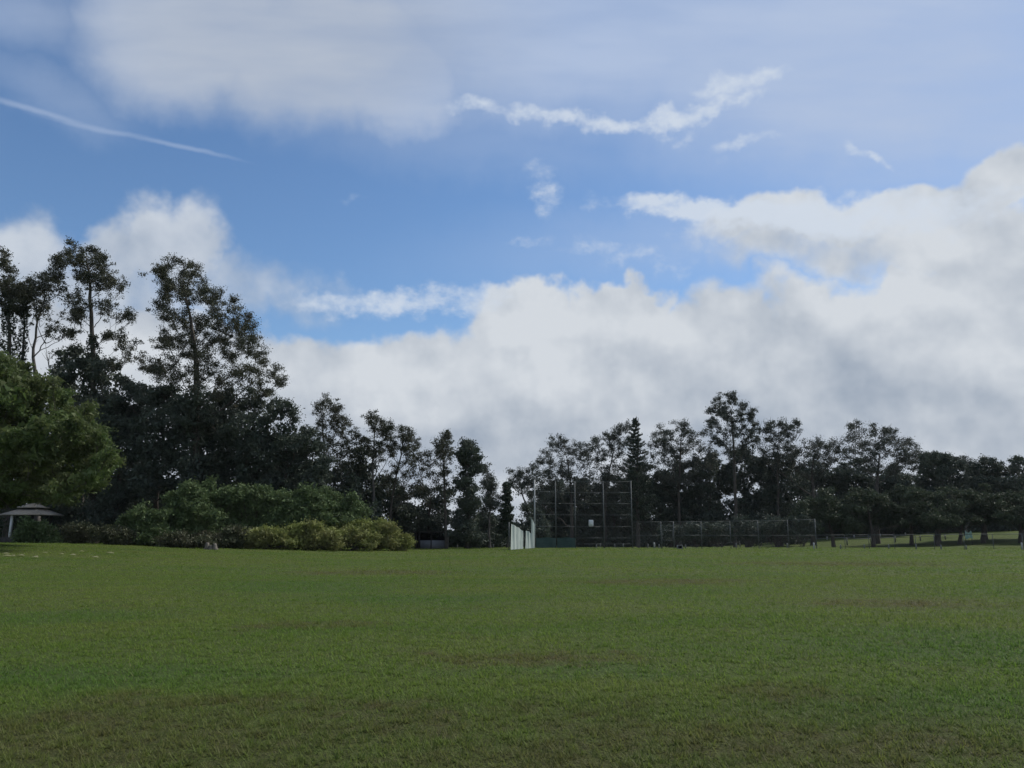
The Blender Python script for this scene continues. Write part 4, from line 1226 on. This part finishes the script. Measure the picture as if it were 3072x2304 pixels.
# white plate with rounded corners on the mesh
c = np.array(P(1773, 1569.5, 82.85))
w_, h_, r_, pts = 0.25, 0.34, 0.09, []
for (sx, sz, a0) in ((1, 1, 0), (-1, 1, 90), (-1, -1, 180), (1, -1, 270)):
    for k_ in range(4):
        a = R(a0 + k_ * 30)
        pts.append((sx * (w_ - r_) + r_ * math.cos(a), sz * (h_ - r_) + r_ * math.sin(a)))
m_ = MB()
n_ = len(pts)
vv = [(c[0] + x, c[1] - 0.03, c[2] + z) for x, z in pts] + [(c[0] + x, c[1], c[2] + z) for x, z in pts] + [(c[0], c[1] - 0.03, c[2]), (c[0], c[1], c[2])]
m_.add(vv, [(i, (i + 1) % n_, n_ + (i + 1) % n_, n_ + i) for i in range(n_)], [(2 * n_, (i + 1) % n_, i) for i in range(n_)] + [(2 * n_ + 1, n_ + i, n_ + (i + 1) % n_) for i in range(n_)])
tag(m_.build('sign_plate', M['plate'], bs, o), 'blank white plate with rounded corners on the wire mesh')

# ------------------------------------------------------------------ wing fence draped in pale cloth, left of the backstop
wa = np.array(on_ground(1527, 74.5))
wb = bp_[0][0] + [-0.12, -0.25, 0]
o = wa.copy()
wf = empty('cloth_draped_fence', o, 'short wing fence draped in sagging pale green white cloth, left of the backstop', 'fence')
pole('post', wa - [0, 0, 0.2], [wa[0], wa[1], P(1527, 1566, 74.5)[2]], 0.05, 'steel', wf, o)
mid = wa + (wb - wa) * 0.62
pole('post', mid - [0, 0, 0.2], mid + [0, 0, 1.5], 0.04, 'steel', wf, o)


def cloth(f0, f1, tops, lab, seed):
    """a hanging cloth from fraction f0 to f1 of the wing; tops are photo heights along its upper edge"""
    rng = np.random.default_rng(seed)
    ns, nz = 26, 9
    dv = wb - wa
    L_ = np.linalg.norm(dv)
    nrm = np.array([dv[1], -dv[0], 0]) / L_
    vv = []
    for side in (0, 1):
        for r_ in range(nz):
            for c_ in range(ns):
                t_ = c_ / (ns - 1)
                f_ = f0 + (f1 - f0) * t_
                g_ = r_ / (nz - 1)
                p_ = wa + dv * f_
                zt = P(1565, np.interp(t_, np.linspace(0, 1, len(tops)), tops), p_[1])[2]
                fold = 0.07 * math.sin(t_ * (f1 - f0) * 42 + seed) + 0.04 * math.sin(t_ * (f1 - f0) * 95 + g_ * 1.5)
                p_ = p_ + nrm * (0.08 + fold * (0.5 + 0.5 * g_) + 0.012 * side)
                vv.append((p_[0], p_[1], p_[2] + 0.02 + (zt - p_[2]) * g_))
    ff = []
    for side in (0, 1):
        for r_ in range(nz - 1):
            for c_ in range(ns - 1):
                q_ = side * ns * nz + r_ * ns + c_
                ff.append((q_, q_ + 1, q_ + ns + 1, q_ + ns))
    m_ = MB()
    m_.add(vv, ff)
    tag(m_.build('cloth_panel', M['cloth'], wf, o, True), lab)


cloth(0.02, 0.52, [1572, 1574, 1579, 1583, 1588, 1597], 'widest cloth panel with a drooping upper edge', 1)
cloth(0.60, 0.88, [1594, 1593, 1597, 1602], 'lower cloth panel with an arched upper edge', 2)
cloth(0.86, 0.99, [1550, 1556, 1565, 1575], 'narrow tall cloth panel tied to the backstop post', 3)

# ------------------------------------------------------------------ tall side fence with a gate
fp = [(1898, 1566, 83.0), (1984.6, 1565.5, 82.3), (2022.6, 1565, 82.0), (2106, 1564.5, 81.5), (2193, 1563.5, 80.9), (2277, 1562.5, 80.3), (2367, 1561, 79.7), (2450, 1558, 79.0)]
FP = []
for (px, yt, Y) in fp:
    p_ = np.array(on_ground(px, Y))
    FP.append((p_, P(px, yt, Y)[2]))
o = FP[3][0].copy()
sf = empty('chain_link_fence', o, 'tall grey chain link side fence with a gate, right of the backstop', 'fence')
for i_, (p_, zt) in enumerate(FP[1:], 1):
    pole('post', p_ - [0, 0, 0.2], [p_[0], p_[1], zt + 0.05], 0.05 if i_ in (1, 2, 7) else 0.038, 'steel', sf, o)
for i_ in range(7):
    a, b = FP[i_], FP[i_ + 1]
    dv = (b[0] - a[0]) / np.linalg.norm(b[0] - a[0]) * 0.05
    pole('rail', np.array([a[0][0], a[0][1], a[1]]) + dv, np.array([b[0][0], b[0][1], b[1]]) - dv, 0.028, 'steel', sf, o, 6)
    if i_ != 1:
        zm = [P(2100, 1606, 81.5)[2]] * 2
        pole('rail', np.array([a[0][0], a[0][1], zm[0]]) + dv, np.array([b[0][0], b[0][1], zm[1]]) - dv, 0.026, 'steel', sf, o, 6)
    chain(sf, o, a[0], b[0], a[0][2] + 0.05, a[1] - 0.03, b[0][2] + 0.05, b[1] - 0.03)
ga, gb = FP[1][0], FP[2][0]
dv = (gb - ga) / np.linalg.norm(gb - ga)
gt = bpy.data.objects.new('gate', None)
COL.objects.link(gt)
gt.parent = sf
gt.location = ga - o
for k_, off in ((0, 0.10), (1, 0.10)):
    q_ = (ga + dv * off) if k_ == 0 else (gb - dv * off)
    pole('gate_stile', q_ + [0, -0.02, 0.08], [q_[0], q_[1] - 0.02, P(2000, 1592, 82)[2]], 0.024, 'steel', gt, ga, 6)
for yy_ in (1592, 1621):
    zr = P(2000, yy_, 82)[2]
    a = ga + dv * 0.13
    b = gb - dv * 0.13
    pole('gate_rail', [a[0], a[1] - 0.02, zr], [b[0], b[1] - 0.02, zr], 0.024, 'steel', gt, ga, 6)
sgn = MB()
c = np.array(P(2039, 1631, 81.0))
sgn.box([c[0], c[1], gz(c[0], c[1]) + 0.16], (0.50, 0.22, 0.30))
sgb = empty('crate', (c[0], c[1], gz(c[0], c[1])), 'small pale open crate on the grass right of the fence gate', 'crate')
sgn = MB()
zb_ = gz(c[0], c[1])
for (dx, dz, sx, sz) in ((-0.24, 0.2, 0.06, 0.40), (0.24, 0.2, 0.06, 0.40), (0, 0.37, 0.42, 0.06), (0, 0.04, 0.42, 0.06)):
    sgn.box([c[0] + dx, c[1], zb_ + dz], (sx, 0.3, sz))
sgn.build('frame', M['weathered'], sgb, (c[0], c[1], zb_))
sgn = MB()
sgn.box([c[0], c[1] + 0.12, zb_ + 0.2], (0.42, 0.03, 0.27))
sgn.build('back_panel', M['shed_wall'], sgb, (c[0], c[1], zb_))

# ------------------------------------------------------------------ low chain-link fence on the right
lp_ = []
for px in (2450, 2536, 2608, 2684, 2748, 2804, 2893, 2981, 3070, 3160):
    Y = 79.0 - (px - 2450) * 0.004
    p_ = np.array(on_ground(px, Y))
    lp_.append((p_, P(px, 1605.5 - (px - 2450) * 0.006, Y)[2]))
o = lp_[0][0].copy()
lf = empty('low_fence', o, 'waist high chain link fence running to the right edge', 'fence')
for p_, zt in lp_[1:]:
    pole('post', p_ - [0, 0, 0.2], [p_[0], p_[1], zt], 0.028, 'steel', lf, o, 6)
for i_ in range(len(lp_) - 1):
    a, b = lp_[i_], lp_[i_ + 1]
    pole('rail', [a[0][0] + 0.03, a[0][1], a[1]], [b[0][0] - 0.03, b[0][1], b[1]], 0.030, 'steel', lf, o, 6)
    chain(lf, o, a[0], b[0], a[0][2] + 0.03, a[1] - 0.02, b[0][2] + 0.03, b[1] - 0.02)

# ------------------------------------------------------------------ white post and rail fence climbing the paddock
wp = [(2133, 1631, 124), (2165, 1625, 124.5), (2219, 1621, 125), (2284, 1617, 126), (2348, 1616, 127), (2415, 1615, 128), (2481, 1610, 129), (2562, 1606, 130), (2640, 1604, 131), (2716, 1602, 132)]
WP = []
for (px, yt, Y) in wp:
    zt = P(px, yt, Y)[2]
    x = P(px, yt, Y)[0]
    WP.append((np.array([x, Y, gz(x, Y)]), zt))
o = WP[0][0].copy()
wr = empty('rail_fence', o, 'white post and rail fence climbing the paddock behind the tall fence', 'fence')
for p_, zt in WP:
    m_ = MB()
    hh = max(zt - p_[2], 0.5) + 0.15
    m_.box([p_[0], p_[1], p_[2] + hh / 2 - 0.15], (0.17, 0.17, hh))
    m_.build('post', M['white'], wr, o)
for i_ in range(len(WP) - 1):
    a, b = WP[i_], WP[i_ + 1]
    pole('rail', [a[0][0], a[0][1] - 0.12, a[1] - 0.25], [b[0][0], b[0][1] - 0.12, b[1] - 0.25], 0.055, 'weathered', wr, o, 6)
# second, grey rail fence further right
gp = [(2540, 1613, 112), (2612, 1611, 113), (2685, 1608, 114), (2760, 1606, 115), (2835, 1604, 116)]
WP = []
for (px, yt, Y) in gp:
    q_ = P(px, yt, Y)
    WP.append((np.array([q_[0], Y, gz(q_[0], Y)]), q_[2]))
o = WP[0][0].copy()
wr = empty('rail_fence', o, 'weathered grey rail fence among the paddock tree trunks', 'fence')
for p_, zt in WP:
    m_ = MB()
    hh = max(zt - p_[2], 0.5) + 0.15
    m_.box([p_[0], p_[1], p_[2] + hh / 2 - 0.15], (0.13, 0.13, hh))
    m_.build('post', M['weathered'], wr, o)
for i_ in range(len(WP) - 1):
    a, b = WP[i_], WP[i_ + 1]
    pole('rail', [a[0][0], a[0][1] - 0.1, a[1] - 0.2], [b[0][0], b[0][1] - 0.1, b[1] - 0.2], 0.04, 'weathered', wr, o, 6)

# ------------------------------------------------------------------ short white bollards along the field edge
ORD = ['first', 'second', 'third', 'fourth', 'fifth', 'sixth', 'seventh', 'eighth', 'ninth', 'tenth', 'eleventh', 'twelfth', 'thirteenth', 'fourteenth', 'fifteenth', 'sixteenth', 'seventeenth', 'eighteenth', 'nineteenth', 'twentieth']
bo = [(1372, 84.5, .34, 0), (1480, 84, .38, 0), (1789, 85.5, .32, 0), (1801, 86, .45, 0), (1844, 86, .42, 0), (1870, 85.5, .45, 0), (1944, 85.5, .45, 0), (1963, 84.5, .62, 1), (1977, 85, .42, 0), (2057, 84, .42, 0),
      (2209, 83, .5, 0), (2362, 82.5, .5, 0), (2442, 77.3, .62, 1), (2522, 78, .45, 0), (2593, 78, .45, 0), (2666, 77.8, .45, 0), (2748, 77.6, .5, 0), (2823, 77.4, .45, 0), (2898, 77.2, .45, 0), (3066, 76.2, .66, 1)]
for i_, (px, Y, h_, br) in enumerate(bo):
    p_ = np.array(on_ground(px, Y))
    m_ = MB()
    r_ = 0.085 if br else 0.065
    m_.tube(np.array([p_ - [0, 0, 0.15], p_ + [0, 0, h_ - 0.05], p_ + [0, 0, h_]]), [r_, r_, r_ * 0.6], 8, cap=True)
    tag(m_.build('bollard', M['white' if br else 'weathered'], origin=p_), ('tall bright white' if br else 'short weathered white') + ' bollard, %s from the left along the field edge' % ORD[i_], 'bollard', 'white bollards along the field edge')

# ------------------------------------------------------------------ low shed left of the backstop
sx0, sx1, sy_ = P(1246, 1640, 80)[0], P(1338, 1640, 80)[0], 80.0
zb_ = gz(sx0, sy_)
o = np.array([(sx0 + sx1) / 2, sy_ + 1.5, zb_])
shd = empty('low_shed', o, 'low dark open fronted shed with a pale lower wall, right of the scrub', 'shed')
zt_ = P(1300, 1598, 80)[2]
zp = P(1300, 1621, 80)[2]
pxa = P(1258, 1640, 80)[0]
m_ = MB(); m_.box([(sx0 + sx1) / 2, sy_ + 3.0, (zb_ + zt_) / 2], (sx1 - sx0, 0.1, zt_ - zb_)); m_.build('back_wall', M['shed_wall'], shd, o)
for x in (sx0 + 0.05, sx1 - 0.05):
    m_ = MB(); m_.box([x, sy_ + 1.45, (zb_ + zt_) / 2], (0.1, 2.98, zt_ - zb_ - 0.02)); m_.build('side_wall', M['shed_wall'], shd, o)
m_ = MB(); m_.box([(pxa + sx1) / 2, sy_ - 0.06, (zb_ + zp) / 2], (sx1 - pxa - 0.2, 0.08, zp - zb_)); tag(m_.build('front_panel', M['shed_panel'], shd, o), 'pale grey low front wall')
m_ = MB(); m_.box([(sx0 + sx1) / 2, sy_ + 1.4, zt_ + 0.06], (sx1 - sx0 + 0.5, 3.7, 0.12)); m_.build('roof', M['timber'], shd, o)
for f_ in (0.13, 0.52, 0.98):
    pole('post', [sx0 + (sx1 - sx0) * f_, sy_ - 0.2, zb_ - 0.1], [sx0 + (sx1 - sx0) * f_, sy_ - 0.2, zt_], 0.05, 'timber', shd, o, 6)

# ------------------------------------------------------------------ pavilion at the far left
Yp = 60.0
xa, xb = P(-4, 1543, Yp)[0], P(122, 1543, Yp)[0]
ze = P(100, 1543, Yp)[2]
cx_, hw = (xa + xb) / 2, (xb - xa) / 2
cy_ = Yp + hw
zb_ = gz(cx_, Yp)
o = np.array([cx_, cy_, zb_])
pv = empty('pavilion', o, 'small open pavilion with two tiered pale roof at the left edge', 'pavilion')


def frustum(name, z0, h0, z1, h1, th=0.06):
    """four sloping roof faces of one tier, each its own part"""
    for q_ in range(4):
        a0, a1 = q_ * math.pi / 2 + math.pi / 4, (q_ + 1) * math.pi / 2 + math.pi / 4
        r2 = math.sqrt(2)
        e_ = 0.004
        lo = [(cx_ + math.cos(a) * h0 * r2, cy_ + math.sin(a) * h0 * r2, z0) for a in (a0, a1)]
        hi = [(cx_ + math.cos(a) * h1 * r2, cy_ + math.sin(a) * h1 * r2, z1) for a in (a1, a0)]
        v_ = np.array(lo + hi)
        v_ = (v_ - [cx_, cy_, 0]) * [1 - e_, 1 - e_, 1] + [cx_, cy_, 0]
        m_ = MB()
        m_.add(np.vstack([v_, v_ - [0, 0, th]]), [(0, 1, 2, 3), (7, 6, 5, 4), (0, 4, 5, 1), (1, 5, 6, 2), (2, 6, 7, 3), (3, 7, 4, 0)])
        m_.build(name, M['roof'], pv, o)


zc = P(84, 1526, Yp + hw)[2]
zt_ = P(66, 1509, Yp + hw)[2]
frustum('roof_slope', ze, hw, zc, hw * 0.38)
frustum('upper_roof_slope', zc + 0.10, hw * 0.52, zt_, hw * 0.04)
m_ = MB(); m_.box([cx_, cy_, zc + 0.02], (hw * 0.66, hw * 0.66, 0.28)); m_.build('roof_collar', M['timber'], pv, o)
for (x, y, mt) in ((P(31, 1600, Yp + 0.35)[0], Yp + 0.35, 'plate'), (2 * cx_ - P(31, 1600, Yp + 0.35)[0], Yp + 0.35, 'timber'),
                   (P(31, 1600, Yp + 0.35)[0], 2 * cy_ - Yp - 0.35, 'timber'), (2 * cx_ - P(31, 1600, Yp + 0.35)[0], 2 * cy_ - Yp - 0.35, 'timber')):
    m_ = MB()
    m_.box([x, y, (zb_ + ze) / 2 - 0.02], (0.17, 0.17, ze - zb_ + 0.12))
    m_.build('post', M[mt], pv, o)
m_ = MB(); m_.box([cx_, cy_, zb_ + 0.12], (hw * 1.75, hw * 1.7, 0.66)); m_.build('plinth', M['timber'], pv, o)

# ------------------------------------------------------------------ pale green tarp, stump, leaves
c = P(2905, 1600, 100)
zb_ = gz(c[0], 100)
o = np.array([c[0], 100.0, zb_])
tp_ = empty('tarp', o, 'pale green tarp slung between two stakes under the right trees', 'tarp')
zt_ = P(2905, 1590, 100)[2]
m_ = MB()
ns, nz, vv, ff = 9, 7, [], []
for side in (0, 1):
    for r_ in range(nz):
        for q_ in range(ns):
            t_ = q_ / (ns - 1)
            g_ = r_ / (nz - 1)
            wv = 0.06 * math.sin(t_ * 11) * (1 - g_ * 0.3)
            top = zt_ - 0.35 * math.sin(t_ * math.pi) ** 0.8
            lo = zt_ - 1.05 - 0.1 * math.sin(t_ * 7)
            vv.append((c[0] + (t_ - 0.5) * (0.72 + 0.25 * (1 - g_)), 100 + wv + 0.012 * side, lo + (top - lo) * g_))
for side in (0, 1):
    for r_ in range(nz - 1):
        for q_ in range(ns - 1):
            k_ = side * ns * nz + r_ * ns + q_
            ff.append((k_, k_ + 1, k_ + ns + 1, k_ + ns))
m_.add(vv, ff)
m_.build('sheet', M['tarp'], tp_, o, True)
for s_ in (-0.40, 0.40):
    pole('stake', [c[0] + s_, 100.05, zb_ - 0.1], [c[0] + s_, 100.05, zt_ + 0.06], 0.025, 'timber', tp_, o, 5)

# cut stump with root flares at the foot of the scrub
p_ = np.array(on_ground(632, 54.5))
st = empty('tree_stump', p_, 'pale split stump at the foot of the scrub bank', 'stump')
rng = np.random.default_rng(4)
for k_, (dx, hh, rr) in enumerate(((-0.28, 0.48, 0.13), (0.0, 0.30, 0.15), (0.30, 0.42, 0.14))):
    m_ = MB()
    b_ = p_ + [dx, 0, 0]
    m_.tube(np.array([b_ + [dx * 0.4, 0, -0.15], b_ + [0, 0, 0.08], b_ + [-dx * 0.1, 0.02, hh * 0.7], b_ + [-dx * 0.15, 0.03, hh]]), [rr * 1.6, rr * 1.15, rr, rr * 0.75], 9, cap=True)
    m_.build('stump_piece', M['stump'], st, p_, True)

# large pale fallen leaves on the grass at left
for i_, (px, py, s_) in enumerate(((20, 1672, .34), (18, 1665, .26), (38, 1671, .26), (62, 1670, .30), (104, 1676, .42), (134, 1662, .22), (184, 1666, .24), (216, 1669, .34), (244, 1658, .22), (284, 1676, .34), (330, 1663, .34))):
    d_ = ray(px, py)
    Y = 30.0
    for _ in range(200):                          # walk along the line of sight to the ground
        x = d_[0] / d_[1] * Y
        z = EYE + d_[2] / d_[1] * Y
        if z <= gz(x, Y) or Y > 56:
            break
        Y += 0.2
    rng = np.random.default_rng(500 + i_)
    m_ = MB()
    a = rng.uniform(-0.5, 0.5)
    pr = [(0, 0), (0.25, 0.2), (0.55, 0.24), (0.85, 0.12), (1.0, 0.0)]
    vv = []
    zb_ = gz(x, Y)
    for (t_, w_) in pr:
        for sd_ in (-1, 0, 1):
            lx, ly = (t_ - 0.5) * s_ * 1.3, sd_ * w_ * s_
            vv.append((x + lx * math.cos(a) - ly * math.sin(a), Y + lx * math.sin(a) + ly * math.cos(a), zb_ + 0.05 + (ly + w_ * s_) * 0.32 + 0.02 * math.sin(t_ * 3.1)))
    ff = [(r_ * 3 + q_, r_ * 3 + q_ + 1, r_ * 3 + q_ + 4, r_ * 3 + q_ + 3) for r_ in range(4) for q_ in range(2)]
    m_.add(vv, ff)
    tag(m_.build('fallen_leaf', M['dead_leaf'], origin=(x, Y, zb_)), 'large pale dead leaf on the grass, %s from the left edge' % ORD[i_], 'leaf', 'large fallen leaves under the green tree')

# ------------------------------------------------------------------ thin air between here and the trees
hz_, hn = new_mat('haze')
pvn = hn.node('ShaderNodeVolumePrincipled')
pvn.inputs['Color'].default_value = (0.86, 0.92, 1.0, 1.0)
pvn.inputs['Density'].default_value = 0.00007
pvn.inputs['Anisotropy'].default_value = 0.2
ho = hn.node('ShaderNodeOutputMaterial')
hn.t.links.new(pvn.outputs[0], ho.inputs['Volume'])
m_ = MB()
m_.box((0, 60, 17), (700, 360, 40))
hb = m_.build('haze', hz_)
tag(hb, kind='stuff')
